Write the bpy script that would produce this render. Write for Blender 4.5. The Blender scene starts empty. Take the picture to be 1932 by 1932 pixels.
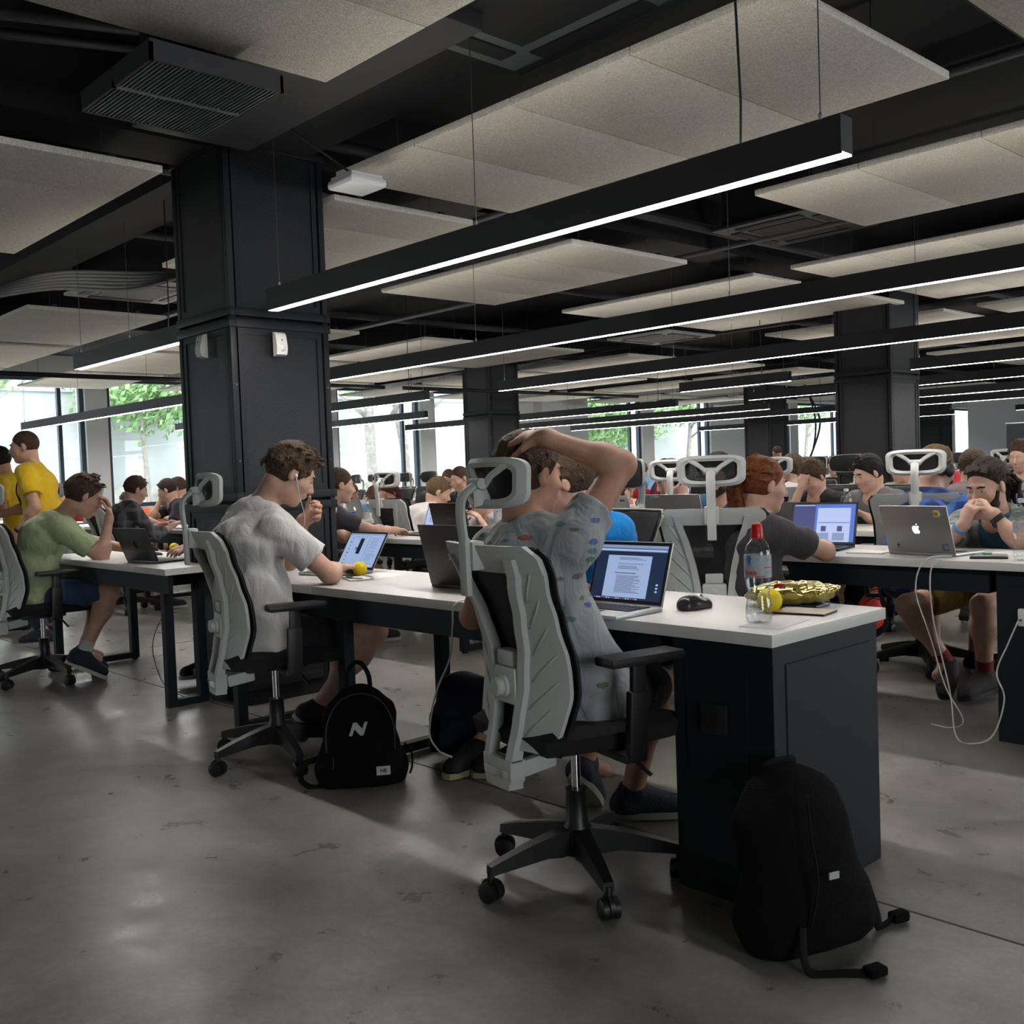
import bpy, bmesh, math, random
import numpy as np
from mathutils import Vector, Matrix
random.seed(7)
S = bpy.context.scene
COL = bpy.context.collection
PI = math.pi

# ------------------------------------------------------------------ camera
CH = 1.195
cam_d = bpy.data.cameras.new('camera')
cam = bpy.data.objects.new('camera', cam_d); COL.objects.link(cam)
_pi, _ro, _ya = -0.0396667, -0.0360531, 2.3907331
_fw = Vector((math.cos(_pi)*math.cos(_ya), math.cos(_pi)*math.sin(_ya), math.sin(_pi)))
_r = Vector((math.sin(_ya), -math.cos(_ya), 0)); _u = _r.cross(_fw)
_r2 = math.cos(_ro)*_r + math.sin(_ro)*_u
_u2 = -math.sin(_ro)*_r + math.cos(_ro)*_u
cam.matrix_world = Matrix(((_r2.x, _u2.x, -_fw.x, 0), (_r2.y, _u2.y, -_fw.y, 0), (_r2.z, _u2.z, -_fw.z, CH), (0, 0, 0, 1)))
cam_d.sensor_width = 36; cam_d.lens = 36*1927.74/1932
cam_d.clip_start = .05; cam_d.clip_end = 200
S.camera = cam

# ------------------------------------------------------------------ world, exposure
W = bpy.data.worlds.new('world'); S.world = W; W.use_nodes = True
wn = W.node_tree.nodes; wl = W.node_tree.links
bg = wn['Background']
bg.inputs['Color'].default_value = (.92, .965, 1, 1); bg.inputs['Strength'].default_value = 10.0
S.view_settings.view_transform = 'Standard'; S.view_settings.look = 'None'
S.view_settings.gamma = 1; S.view_settings.use_curve_mapping = False
S.view_settings.exposure = 0.0
cy = S.cycles
cy.use_denoising = True
cy.max_bounces = 7; cy.diffuse_bounces = 4; cy.glossy_bounces = 3; cy.transmission_bounces = 5
cy.transparent_max_bounces = 10; cy.sample_clamp_indirect = 4; cy.caustics_reflective = False; cy.caustics_refractive = False
cy.use_adaptive_sampling = True; cy.adaptive_threshold = .02

WIN_Y = [(-1.9, .2), (.55, 2.65), (4.40, 6.51), (6.88, 8.99), (11.47, 13.55), (13.95, 16.05), (18.85, 20.94), (21.42, 23.95), (25.9, 28.1), (28.55, 31.2), (37.4, 39.5), (39.9, 42.6)]
WX = -17.3
def portal(loc, rot, sx, sy):
    """marks a window opening so that the sky light is sampled through it"""
    l = bpy.data.lights.new('window_portal', 'AREA'); l.shape = 'RECTANGLE'; l.size = sx; l.size_y = sy; l.cycles.is_portal = True
    o = bpy.data.objects.new('window_portal', l); COL.objects.link(o); o.location = loc; o.rotation_euler = rot
for a, b in ((-1.9, 2.65), (4.4, 8.99), (11.47, 16.05), (18.85, 23.5), (26.0, 30.65)):
    portal((WX-.2, (a+b)/2, 1.92), (0, -PI/2, 0), 2.2, b-a)
for k in (1, 3, 4, 5, 6, 7):  # openings added in the unseen right wall to brighten the hall
    portal((5.75, -5+4.6*k, 1.95), (0, PI/2, 0), 2.1, 2.6)
for k in (0,):  # opening added in the unseen wall behind the camera, for fill
    portal((-13+4.8*k, -5.75, 1.95), (PI/2, 0, 0), 2.6, 2.1)

# ------------------------------------------------------------------ materials
def nmat(name):
    m = bpy.data.materials.new(name); m.use_nodes = True
    nt = m.node_tree; b = nt.nodes['Principled BSDF']
    return m, nt, b
def srgb(r, g, b):
    f = lambda c: ((c/255+.055)/1.055)**2.4 if c/255 > .04045 else c/255/12.92
    return (f(r), f(g), f(b), 1)
MATS = {}
def mat(name, col, rough=.6, metal=0., bump=0., bscale=80., var=0., vscale=12., coat=0., spec=.5, emit=None, estr=1., alpha=1., trans=0., ior=1.45, sheen=0.):
    """principled surface with procedural noise variation and bump"""
    if name in MATS: return MATS[name]
    m, nt, b = nmat(name); N = nt.nodes; L = nt.links
    c = tuple(col) if len(col) == 4 else tuple(col)+(1,)
    b.inputs['Base Color'].default_value = c
    b.inputs['Roughness'].default_value = rough; b.inputs['Metallic'].default_value = metal
    b.inputs['Specular IOR Level'].default_value = spec; b.inputs['Coat Weight'].default_value = coat
    b.inputs['Alpha'].default_value = alpha; b.inputs['Transmission Weight'].default_value = trans; b.inputs['IOR'].default_value = ior
    b.inputs['Sheen Weight'].default_value = sheen
    tc = N.new('ShaderNodeTexCoord')
    if var > 0:
        n = N.new('ShaderNodeTexNoise'); n.inputs['Scale'].default_value = vscale; n.inputs['Detail'].default_value = 5
        L.new(tc.outputs['Object'], n.inputs['Vector'])
        r = N.new('ShaderNodeMapRange'); r.inputs[1].default_value = .3; r.inputs[2].default_value = .7
        r.inputs[3].default_value = 1-var; r.inputs[4].default_value = 1+var
        L.new(n.outputs['Fac'], r.inputs[0])
        mx = N.new('ShaderNodeMix'); mx.data_type = 'RGBA'; mx.blend_type = 'MULTIPLY'; mx.inputs[0].default_value = 1
        mx.inputs[6].default_value = c; L.new(r.outputs[0], mx.inputs[7]); L.new(mx.outputs[2], b.inputs['Base Color'])
    if bump > 0:
        n = N.new('ShaderNodeTexNoise'); n.inputs['Scale'].default_value = bscale; n.inputs['Detail'].default_value = 4
        L.new(tc.outputs['Object'], n.inputs['Vector'])
        bp = N.new('ShaderNodeBump'); bp.inputs['Strength'].default_value = bump; bp.inputs['Distance'].default_value = .01
        L.new(n.outputs['Fac'], bp.inputs['Height']); L.new(bp.outputs['Normal'], b.inputs['Normal'])
    if emit:
        b.inputs['Emission Color'].default_value = tuple(emit)+(1,) if len(emit) == 3 else emit
        b.inputs['Emission Strength'].default_value = estr
    MATS[name] = m
    return m

# ------------------------------------------------------------------ mesh helpers
class MB:
    """collects shapes, then links them as ONE mesh object"""
    def __init__(s): s.v = []; s.f = []; s.m = []
    def add(s, vs, fs, mi=0):
        o = len(s.v); s.v += [tuple(v) for v in vs]; s.f += [tuple(i+o for i in f) for f in fs]; s.m += [mi]*len(fs)
        return s
    def box(s, x0, x1, y0, y1, z0, z1, mi=0, bev=0., M=None):
        if bev <= 0:
            vs = [(x, y, z) for z in (z0, z1) for y in (y0, y1) for x in (x0, x1)]
            fs = [(0, 2, 3, 1), (4, 5, 7, 6), (0, 1, 5, 4), (2, 6, 7, 3), (0, 4, 6, 2), (1, 3, 7, 5)]
        else:
            bm = bmesh.new(); bmesh.ops.create_cube(bm, size=1)
            for v in bm.verts: v.co = ((x0+x1)/2+v.co.x*(x1-x0), (y0+y1)/2+v.co.y*(y1-y0), (z0+z1)/2+v.co.z*(z1-z0))
            bmesh.ops.bevel(bm, geom=bm.edges[:], offset=min(bev, .49*min(x1-x0, y1-y0, z1-z0)), segments=2, affect='EDGES', profile=.6)
            bm.verts.index_update()
            vs = [v.co.copy() for v in bm.verts]; fs = [[v.index for v in f.verts] for f in bm.faces]; bm.free()
        if M is not None: vs = [M @ Vector(v) for v in vs]
        return s.add(vs, fs, mi)
    def tube(s, pts, r, n=8, mi=0, caps=True):
        """tube along points; r a number, or one per point, or (rx, ry)"""
        pts = [Vector(p) for p in pts]; m = len(pts); vs = []; prev = None
        for i, p in enumerate(pts):
            t = (pts[min(i+1, m-1)]-pts[max(i-1, 0)]).normalized()
            if prev is None:
                a = Vector((0, 0, 1)) if abs(t.z) < .9 else Vector((1, 0, 0))
                u = t.cross(a).normalized()
            else: u = (prev - t*prev.dot(t)).normalized()
            prev = u; w = t.cross(u)
            ri = r[i] if isinstance(r, list) else r
            ra, rb = (ri, ri) if not isinstance(ri, (list, tuple)) else ri
            for k in range(n):
                an = 2*PI*k/n; vs.append(p+u*ra*math.cos(an)+w*rb*math.sin(an))
        fs = [(i*n+k, i*n+(k+1) % n, (i+1)*n+(k+1) % n, (i+1)*n+k) for i in range(m-1) for k in range(n)]
        if caps: fs += [tuple(range(n-1, -1, -1)), tuple((m-1)*n+k for k in range(n))]
        return s.add(vs, fs, mi)
    def bar(s, a, b, w, h, mi=0, up=(0, 0, 1), bev=0.):
        """rectangular bar from a to b, w wide, h high"""
        a = Vector(a); b = Vector(b); t = (b-a); l = t.length; t.normalize(); up = Vector(up)
        if abs(t.dot(up)) > .98: up = Vector((1, 0, 0))
        x = t.cross(up).normalized(); z = x.cross(t)
        M = Matrix(((t.x, x.x, z.x, a.x), (t.y, x.y, z.y, a.y), (t.z, x.z, z.z, a.z), (0, 0, 0, 1)))
        return s.box(0, l, -w/2, w/2, -h/2, h/2, mi, bev, M)
    def lathe(s, prof, n=24, mi=0, c=(0, 0, 0), M=None, caps=True):
        vs = []
        for r, z in prof:
            for k in range(n):
                a = 2*PI*k/n; vs.append(Vector((r*math.cos(a), r*math.sin(a), z)))
        m = len(prof)
        fs = [(i*n+k, i*n+(k+1) % n, (i+1)*n+(k+1) % n, (i+1)*n+k) for i in range(m-1) for k in range(n)]
        if caps: fs += [tuple(range(n-1, -1, -1)), tuple((m-1)*n+k for k in range(n))]
        vs = [(M @ v if M is not None else v)+Vector(c) for v in vs]
        return s.add(vs, fs, mi)
    def poly(s, pts, thick, mi=0, M=None):
        """flat outline in XZ, extruded along Y by thick"""
        n = len(pts)
        vs = [Vector((x, 0, z)) for x, z in pts]+[Vector((x, thick, z)) for x, z in pts]
        fs = [tuple(range(n)), tuple(range(2*n-1, n-1, -1))]+[(k, n+k, n+(k+1) % n, (k+1) % n) for k in range(n)]
        if M is not None: vs = [M @ v for v in vs]
        return s.add(vs, fs, mi)
    def ell(s, c, r, n=16, m=10, mi=0, M=None):
        vs = []; fs = []
        for i in range(m+1):
            th = PI*i/m
            for k in range(n):
                a = 2*PI*k/n; v = Vector((r[0]*math.sin(th)*math.cos(a), r[1]*math.sin(th)*math.sin(a), r[2]*math.cos(th)))
                if M is not None: v = M @ v
                vs.append(v+Vector(c))
        for i in range(m):
            for k in range(n): fs.append((i*n+k, (i+1)*n+k, (i+1)*n+(k+1) % n, i*n+(k+1) % n))
        return s.add(vs, fs, mi)
    def build(s, name, mats, parent=None, smooth=False, loc=None):
        me = bpy.data.meshes.new(name); me.from_pydata(s.v, [], s.f)
        if not isinstance(mats, (list, tuple)): mats = [mats]
        for m in mats: me.materials.append(m)
        if len(mats) > 1: me.polygons.foreach_set('material_index', s.m)
        bm = bmesh.new(); bm.from_mesh(me); bmesh.ops.remove_doubles(bm, verts=bm.verts, dist=1e-5)
        bmesh.ops.recalc_face_normals(bm, faces=bm.faces); bm.to_mesh(me); bm.free()
        if smooth:
            me.polygons.foreach_set('use_smooth', [True]*len(me.polygons))
            if smooth != 'all': me.set_sharp_from_angle(angle=math.radians(40))
        o = bpy.data.objects.new(name, me); COL.objects.link(o)
        if parent is not None: o.parent = parent
        if loc is not None: o.location = loc
        return o

def tag(o, label=None, cat=None, group=None, kind=None):
    if label: o['label'] = label
    if cat: o['category'] = cat
    if group: o['group'] = group
    if kind: o['kind'] = kind
    return o
def thing(name, label, cat, loc=(0, 0, 0), rz=0., group=None):
    o = bpy.data.objects.new(name, None); COL.objects.link(o); o.empty_display_size = .1
    o.location = loc; o.rotation_euler = (0, 0, rz)
    return tag(o, label, cat, group)
KIDS = {}
def kids(o): return [c for c in bpy.data.objects if c.parent == o]
def dup(root, loc, rz=0., label=None, group=None):
    """a copy of a thing with copies of its parts and sub-parts"""
    def rec(o, par):
        c = o.copy(); COL.objects.link(c); c.parent = par
        for ch in KIDS.setdefault(o.name, kids(o)): rec(ch, c)
        return c
    r = rec(root, None); r.location = loc; r.rotation_euler = (0, 0, rz)
    if label: r['label'] = label
    if group: r['group'] = group
    elif 'group' in r: del r['group']
    return r
def rectcurve(pts, name, m, r=.003, parent=None):
    return MB().tube(smooth_path(pts), r, 6).build(name, m, parent, smooth='all')
def smooth_path(pts, sub=8):
    P = [Vector(p) for p in pts]; out = []
    for i in range(len(P)-1):
        p0 = P[max(i-1, 0)]; p1 = P[i]; p2 = P[i+1]; p3 = P[min(i+2, len(P)-1)]
        for k in range(sub):
            t = k/sub
            out.append(.5*((2*p1)+(p2-p0)*t+(2*p0-5*p1+4*p2-p3)*t*t+(-p0+3*p1-3*p2+p3)*t**3))
    return out+[P[-1]]
def text_mesh(txt, size, m, parent, M, name='lettering', extrude=.0006, bold=0.):
    cu = bpy.data.curves.new(name, 'FONT'); cu.body = txt; cu.size = size; cu.extrude = extrude; cu.offset = bold
    cu.align_x = 'CENTER'; cu.align_y = 'CENTER'
    t = bpy.data.objects.new('tmp', cu); COL.objects.link(t)
    me = bpy.data.meshes.new_from_object(t.evaluated_get(bpy.context.evaluated_depsgraph_get()))
    bpy.data.objects.remove(t); me.materials.clear(); me.materials.append(m); me.transform(M)
    o = bpy.data.objects.new(name, me); COL.objects.link(o)
    if parent is not None: o.parent = parent
    return o
# ================================================================== materials of the room
M_dark = mat('black_painted_ceiling', (.006, .0065, .008), .8, var=.3, vscale=3)
M_duct = mat('dark_grey_duct_metal', (.035, .036, .040), .5, metal=.3, var=.15, vscale=4)
M_steel = mat('charcoal_steel', (.010, .0115, .0145), .5, metal=.1, spec=.35, bump=.05, bscale=300)
M_steel2 = mat('black_blue_steel', (.012, .014, .018), .45, metal=.2)
M_white = mat('white_plaster', (.84, .84, .83), .85, bump=.05, bscale=40)
M_frame = mat('anthracite_window_frame', (.03, .05, .07), .5)
M_chrome = mat('polished_chrome', (.75, .75, .77), .12, metal=1)
M_blackp = mat('black_plastic', (.012, .012, .013), .45)
M_whitep = mat('white_plastic', (.70, .70, .70), .4)

def floor_material():
    m, nt, b = nmat('polished_concrete_floor'); N = nt.nodes; L = nt.links
    tc = N.new('ShaderNodeTexCoord')
    def noise(sc, det, rough=.6, dist=0.):
        n = N.new('ShaderNodeTexNoise'); n.inputs['Scale'].default_value = sc; n.inputs['Detail'].default_value = det
        n.inputs['Roughness'].default_value = rough; n.inputs['Distortion'].default_value = dist
        L.new(tc.outputs['Object'], n.inputs['Vector']); return n
    a = noise(.9, 9, .65, .6); c = noise(5.5, 8, .68, .25); d = noise(55, 5, .7)
    r1 = N.new('ShaderNodeValToRGB'); r1.color_ramp.elements[0].position = .32; r1.color_ramp.elements[0].color = (.135, .126, .112, 1)
    r1.color_ramp.elements[1].position = .7; r1.color_ramp.elements[1].color = (.345, .330, .298, 1)
    L.new(a.outputs['Fac'], r1.inputs[0])
    r2 = N.new('ShaderNodeMapRange'); r2.inputs[1].default_value = .35; r2.inputs[2].default_value = .7; r2.inputs[3].default_value = .78; r2.inputs[4].default_value = 1.22
    L.new(c.outputs['Fac'], r2.inputs[0])
    mx = N.new('ShaderNodeMix'); mx.data_type = 'RGBA'; mx.blend_type = 'MULTIPLY'; mx.inputs[0].default_value = 1
    L.new(r1.outputs[0], mx.inputs[6]); L.new(r2.outputs[0], mx.inputs[7])
    r3 = N.new('ShaderNodeMapRange'); r3.inputs[1].default_value = .3; r3.inputs[2].default_value = .7; r3.inputs[3].default_value = .9; r3.inputs[4].default_value = 1.1
    L.new(d.outputs['Fac'], r3.inputs[0])
    mx2 = N.new('ShaderNodeMix'); mx2.data_type = 'RGBA'; mx2.blend_type = 'MULTIPLY'; mx2.inputs[0].default_value = 1
    L.new(mx.outputs[2], mx2.inputs[6]); L.new(r3.outputs[0], mx2.inputs[7])
    # brown blotches
    e = noise(2.3, 7, .7, .2); re = N.new('ShaderNodeMapRange'); re.inputs[1].default_value = .58; re.inputs[2].default_value = .72; re.inputs[3].default_value = 0; re.inputs[4].default_value = .35
    L.new(e.outputs['Fac'], re.inputs[0])
    mx3 = N.new('ShaderNodeMix'); mx3.data_type = 'RGBA'; mx3.inputs[7].default_value = (.15, .125, .10, 1)
    L.new(re.outputs[0], mx3.inputs[0]); L.new(mx2.outputs[2], mx3.inputs[6])
    L.new(mx3.outputs[2], b.inputs['Base Color'])
    rr = N.new('ShaderNodeMapRange'); rr.inputs[1].default_value = .3; rr.inputs[2].default_value = .7; rr.inputs[3].default_value = .24; rr.inputs[4].default_value = .46
    L.new(c.outputs['Fac'], rr.inputs[0]); L.new(rr.outputs[0], b.inputs['Roughness'])
    b.inputs['Specular IOR Level'].default_value = .5
    bp = N.new('ShaderNodeBump'); bp.inputs['Strength'].default_value = .12; bp.inputs['Distance'].default_value = .01
    L.new(a.outputs['Fac'], bp.inputs['Height']); L.new(bp.outputs['Normal'], b.inputs['Normal'])
    return m
M_floor = floor_material()
M_joint = mat('floor_joint_sealant', (.07, .065, .055), .7)

X0, X1, Y0, Y1, ZC = WX, 5.6, -5.6, 33.0, 3.35
def structure(mb, name, m, **k):
    return tag(mb.build(name, m, **k), kind='structure')
structure(MB().box(X0-.4, X1, Y0, 44, -.2, 0), 'floor', M_floor)
j = MB()
for y in (-3.4, 2.54+0*0, 8.4, 14.3, 20.2): j.box(X0, X1, y, y+.008, -.01, .0012)
for x in (-13.2, -7.3, -.96+0*1.0 if False else -9999): 
    if x > -100: j.box(x, x+.008, Y0, 33, -.01, .0012)
structure(j, 'trim_1', M_joint)
structure(MB().box(X0-.4, X1, Y0, 44, ZC, ZC+.2), 'ceiling', M_dark)

# the long window wall at the left
wallmb = MB(); ys = [Y0]+[v for ab in WIN_Y for v in ab]+[44]
SILL, HEAD = .82, 3.02
for i in range(0, len(ys), 2): wallmb.box(WX-.4, WX, ys[i], ys[i+1], 0, ZC)
for a, b in WIN_Y:
    wallmb.box(WX-.4, WX, a, b, 0, SILL); wallmb.box(WX-.4, WX, a, b, HEAD, ZC)
for y in (10.1, 17.3): wallmb.box(WX, WX+.3, y-.35, y+.35, 0, ZC)
wallmb.box(WX, WX+.04, -.0+Y0, 44, HEAD+.03, ZC)
structure(wallmb, 'wall_left', M_white)
def glass_material():
    m = bpy.data.materials.new('window_glass'); m.use_nodes = True; nt = m.node_tree; N = nt.nodes; L = nt.links
    for n in list(N): N.remove(n)
    o = N.new('ShaderNodeOutputMaterial'); t = N.new('ShaderNodeBsdfTransparent'); g = N.new('ShaderNodeBsdfGlossy')
    t.inputs[0].default_value = (.95, .98, .985, 1); g.inputs['Roughness'].default_value = .02
    lw = N.new('ShaderNodeLayerWeight'); lw.inputs[0].default_value = .5; p = N.new('ShaderNodeMath'); p.operation = 'POWER'; p.inputs[1].default_value = 4; L.new(lw.outputs['Facing'], p.inputs[0])
    q = N.new('ShaderNodeMapRange'); q.inputs[3].default_value = .02; q.inputs[4].default_value = .6; L.new(p.outputs[0], q.inputs[0])
    mx = N.new('ShaderNodeMixShader'); L.new(q.outputs[0], mx.inputs[0]); L.new(t.outputs[0], mx.inputs[1]); L.new(g.outputs[0], mx.inputs[2]); L.new(mx.outputs[0], o.inputs[0])
    return m
M_glass = glass_material()
for n, (a, b) in enumerate(WIN_Y, 1):
    w = thing(f'window_{n}', None, None, (WX-.12, a, SILL)); tag(w, kind='structure')
    W_, H_ = b-a, HEAD-SILL; f = MB(); t = .07
    f.box(-.05, .05, 0, t, 0, H_); f.box(-.05, .05, W_-t, W_, 0, H_); f.box(-.05, .05, t, W_-t, 0, t); f.box(-.05, .05, t, W_-t, H_-t, H_)
    f.box(-.04, .04, W_-.42, W_-.36, t, H_-t)
    f.build('window_frame', M_frame, w)
    MB().box(-.006, .006, t, W_-t, t, H_-t).build('pane', M_glass, w)
# remaining walls: the far wall with its door and the two walls behind the photographer with unseen window openings added as daylight fill
fw_ = MB(); fw_.box(-13.6, -12.75, 33, 33.3, 0, ZC); fw_.box(-11.75, X1, 33, 33.3, 0, ZC); fw_.box(-12.75, -11.75, 33, 33.3, 2.15, ZC); fw_.box(-13.9, -13.6, 33, 44, 0, ZC)
M_greywall = mat('light_grey_plaster', (.72, .73, .74), .85)
structure(fw_, 'wall_far', M_greywall)
structure(MB().box(WX, -13.6, 44, 44.2, 0, ZC), 'wall_end', M_white)
d = tag(thing('door_1', None, None, (-12.75, 33.1, 0)), kind='structure')
MB().box(0, 1, 0, .06, 0, 2.12).build('door_leaf', mat('grey_door_paint', (.25, .26, .28), .6), d)
MB().bar((.9, -.05, 1.0), (.78, -.05, 1.0), .02, .02).bar((.9, 0, 1.0), (.9, -.05, 1.0), .02, .02).build('door_handle', M_chrome, d)
wb = MB(); xs = [X0-.4]
for k in (0,): xs += [-13+4.8*k-1.3, -13+4.8*k+1.3]
xs.append(X1)
for i in range(0, len(xs), 2): wb.box(xs[i], xs[i+1], Y0-.2, Y0, 0, ZC)
for i in range(1, len(xs)-1, 2): wb.box(xs[i], xs[i+1], Y0-.2, Y0, 0, .9); wb.box(xs[i], xs[i+1], Y0-.2, Y0, 3, ZC)
structure(wb, 'wall_back', M_white)
wr = MB(); ys2 = [Y0]
for k in (1, 3, 4, 5, 6, 7): ys2 += [-5+4.6*k-1.3, -5+4.6*k+1.3]  # out-of-view openings, added for the daylight they let in
ys2.append(33.3)
for i in range(0, len(ys2), 2): wr.box(X1, X1+.2, ys2[i], ys2[i+1], 0, ZC)
for i in range(1, len(ys2)-1, 2): wr.box(X1, X1+.2, ys2[i], ys2[i+1], 0, .9); wr.box(X1, X1+.2, ys2[i], ys2[i+1], 3, ZC)
structure(wr, 'wall_right', M_white)

# ------------------------------------------------------------------ outside the windows
M_out = mat('rendered_boundary_wall', (.325, .34, .345), .9, var=.16, vscale=.8, bump=.3, bscale=6)
tag(MB().box(-24.2, -23.8, -30, 60, -.3, 3.35).box(-24.25, -23.75, -30, 60, 3.35, 3.43).build('boundary_wall', M_out), 'pale rendered boundary wall outside the windows with a thin coping', 'wall')
M_stone = mat('rubble_stone', (.28, .27, .24), .9, var=.35, vscale=3, bump=.6, bscale=5)
tag(MB().box(-23.8, -23.5, -30, 60, -.3, 1.15).build('stone_plinth', M_stone), 'low rough stone plinth along the foot of the boundary wall', 'plinth')
structure(MB().box(-60, WX-.4, -40, 80, -.5, -.1), 'trim_2', mat('outdoor_paving', (.5, .5, .48), .9, var=.1))
M_bld = mat('pale_building_render', (.45, .5, .55), .85, var=.05)
M_bwin = mat('building_window_glass', (.12, .16, .2), .15)
for (x, y0, y1, h, lab) in ((-44, -14, 12, 11, 'pale building behind the boundary wall beyond the left windows'), (-46, 30, 52, 12, 'pale building behind the boundary wall beyond the far windows')):
    bd = thing('building', lab, 'building', (x, y0, 0))
    MB().box(-6, 0, 0, y1-y0, -.1, h).build('facade', M_bld, bd)
    for r_ in range(3):
        for c_ in range(int((y1-y0)//3.2)):
            MB().box(0, .06, 1+c_*3.2, 2.5+c_*3.2, 1.2+3.3*r_, 2.9+3.3*r_).build('window', M_bwin, bd)
# trees by the boundary wall
M_bark = mat('pale_bark', (.22, .20, .18), .9, var=.3, vscale=8, bump=.5, bscale=20)
def leaf_mat(name, c):
    m = mat(name, c, .6, var=.35, vscale=1.5)
    return m
M_leaf = leaf_mat('green_foliage', (.14, .25, .09))
def tree(x, y, trunks, cz, cr, n, label, rt=.1):
    t = thing('tree', label, 'tree', (x, y, -.1)); rnd = random.Random(int(y*10))
    mb = MB()
    for (dx, dy, hh) in trunks:
        mb.tube(smooth_path([(dx*.1, dy*.1, 0), (dx*.3, dy*.35, hh*.35), (dx*.8, dy*.7, hh*.7), (dx, dy, hh)], 5), [rt*(1.05-.6*i/15) for i in range(16)], 9)
        for k in range(5):
            a = rnd.random()*6.3; z = hh*(.6+.08*k); mb.tube([(dx*.8, dy*.8, z), (dx*.8+.9*math.cos(a), dy*.8+.9*math.sin(a), z+.7)], [rt*.4, rt*.12], 6)
    mb.build('trunk', M_bark, t, smooth='all')
    lf = MB()
    for i in range(n):
        a = rnd.random()*2*PI; u = rnd.random()*2-1; rr = cr*(rnd.random()**.4)
        # leaves gather in clumps
        c = Vector((rr*math.sqrt(1-u*u)*math.cos(a), 1.4*rr*math.sqrt(1-u*u)*math.sin(a), cz+.62*rr*u))
        for k in range(9):
            p = c+Vector((rnd.gauss(0, .17), rnd.gauss(0, .17), rnd.gauss(0, .14)))
            s_ = .07+.05*rnd.random(); n1 = Vector((rnd.gauss(0, 1), rnd.gauss(0, 1), rnd.gauss(0, 1))).normalized(); n2 = n1.orthogonal().normalized()
            n3 = n1.cross(n2)
            lf.add([p-n2*s_, p-n3*s_*.45, p+n2*s_, p+n3*s_*.45], [(0, 1, 2, 3)])
    me = bpy.data.meshes.new('foliage'); me.from_pydata(lf.v, [], lf.f); me.materials.append(M_leaf)
    o = bpy.data.objects.new('foliage', me); COL.objects.link(o); o.parent = t
    return t
tree(-22.6, 9.9, [(.1, -.25, 3.6)], 3.35, 1.25, 330, 'slender tree with light green crown outside the left windows', .075)
tree(-22.4, 6.2, [(.2, -.3, 3.8)], 4.2, 1.2, 220, 'small leafy tree at the edge of the leftmost window', .06)
tree(-21.4, 15.15, [(.1, -.1, 4.6)], 4.3, 1.5, 210, 'thick straight tree trunk outside the window right of the big column', .17)
tree(-21.3, 16.5, [(.0, -.9, 4.8), (.0, .55, 4.9)], 4.7, 1.6, 210, 'tree with two curved pale trunks outside the second pair of windows', .14)
tree(-22.5, 25.2, [(.1, .3, 3.6)], 3.0, 1.9, 650, 'bushy green tree outside the third pair of windows', .1)
tree(-22.5, 29.6, [(.1, .3, 3.8)], 3.9, 1.6, 330, 'leafy tree outside the right half of the third window pair', .1)
tree(-22.5, 37.5, [(.1, .3, 3.8)], 3.9, 1.6, 260, 'leafy tree outside the farthest windows', .1)
# ================================================================== acoustic panels
def panel_material():
    m, nt, b = nmat('wood_wool_acoustic_board'); N = nt.nodes; L = nt.links
    tc = N.new('ShaderNodeTexCoord')
    n = N.new('ShaderNodeTexNoise'); n.inputs['Scale'].default_value = 70; n.inputs['Detail'].default_value = 6; n.inputs['Distortion'].default_value = 2.5
    v = N.new('ShaderNodeTexNoise'); v.inputs['Scale'].default_value = 2.2; v.inputs['Detail'].default_value = 3
    L.new(tc.outputs['Object'], n.inputs['Vector']); L.new(tc.outputs['Object'], v.inputs['Vector'])
    r = N.new('ShaderNodeValToRGB'); r.color_ramp.elements[0].position = .36; r.color_ramp.elements[0].color = (.58, .54, .465, 1); r.color_ramp.elements[1].position = .62; r.color_ramp.elements[1].color = (.90, .85, .75, 1)
    L.new(n.outputs['Fac'], r.inputs[0])
    q = N.new('ShaderNodeMapRange'); q.inputs[3].default_value = .88; q.inputs[4].default_value = 1.1; L.new(v.outputs['Fac'], q.inputs[0])
    mx = N.new('ShaderNodeMix'); mx.data_type = 'RGBA'; mx.blend_type = 'MULTIPLY'; mx.inputs[0].default_value = 1
    L.new(r.outputs[0], mx.inputs[6]); L.new(q.outputs[0], mx.inputs[7]); L.new(mx.outputs[2], b.inputs['Base Color'])
    b.inputs['Roughness'].default_value = .95
    bp = N.new('ShaderNodeBump'); bp.inputs['Strength'].default_value = .5; bp.inputs['Distance'].default_value = .006
    L.new(n.outputs['Fac'], bp.inputs['Height']); L.new(bp.outputs['Normal'], b.inputs['Normal'])
    return m
M_panel = panel_material()
M_wire = mat('steel_wire', (.08, .08, .08), .4, metal=.6)
PZ = 2.75
def panel(x0, x1, y0, y1, label, group=None, nt=4, z=PZ):
    """suspended raft of boards with hairline joints between them, a hidden rail frame and hanging wires"""
    t = thing('acoustic_panel', label, 'ceiling panel', ((x0+x1)/2, (y0+y1)/2, z), 0, group)
    w, d = x1-x0, y1-y0; mb = MB()
    for k in range(nt):
        a = -w/2+w*k/nt; mb.box(a+.0015*(k > 0), a+w/nt-.0015*(k < nt-1), -d/2, d/2, 0, .035, bev=.006 if w > 1 else 0)
    mb.build('board', M_panel, t, smooth=True)
    fr = MB()
    for y in (-d*.3, d*.3): fr.box(-w/2+.05, w/2-.05, y-.02, y+.02, .0355, .065)
    fr.build('rail', M_steel2, t)
    for sx in (-1, 1):
        for sy in (-1, 1):
            MB().tube([(sx*w*.42, sy*d*.3, .06), (sx*w*.42, sy*d*.3, ZC-z)], .0025, 5).build('wire', M_wire, t)
    return t
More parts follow.
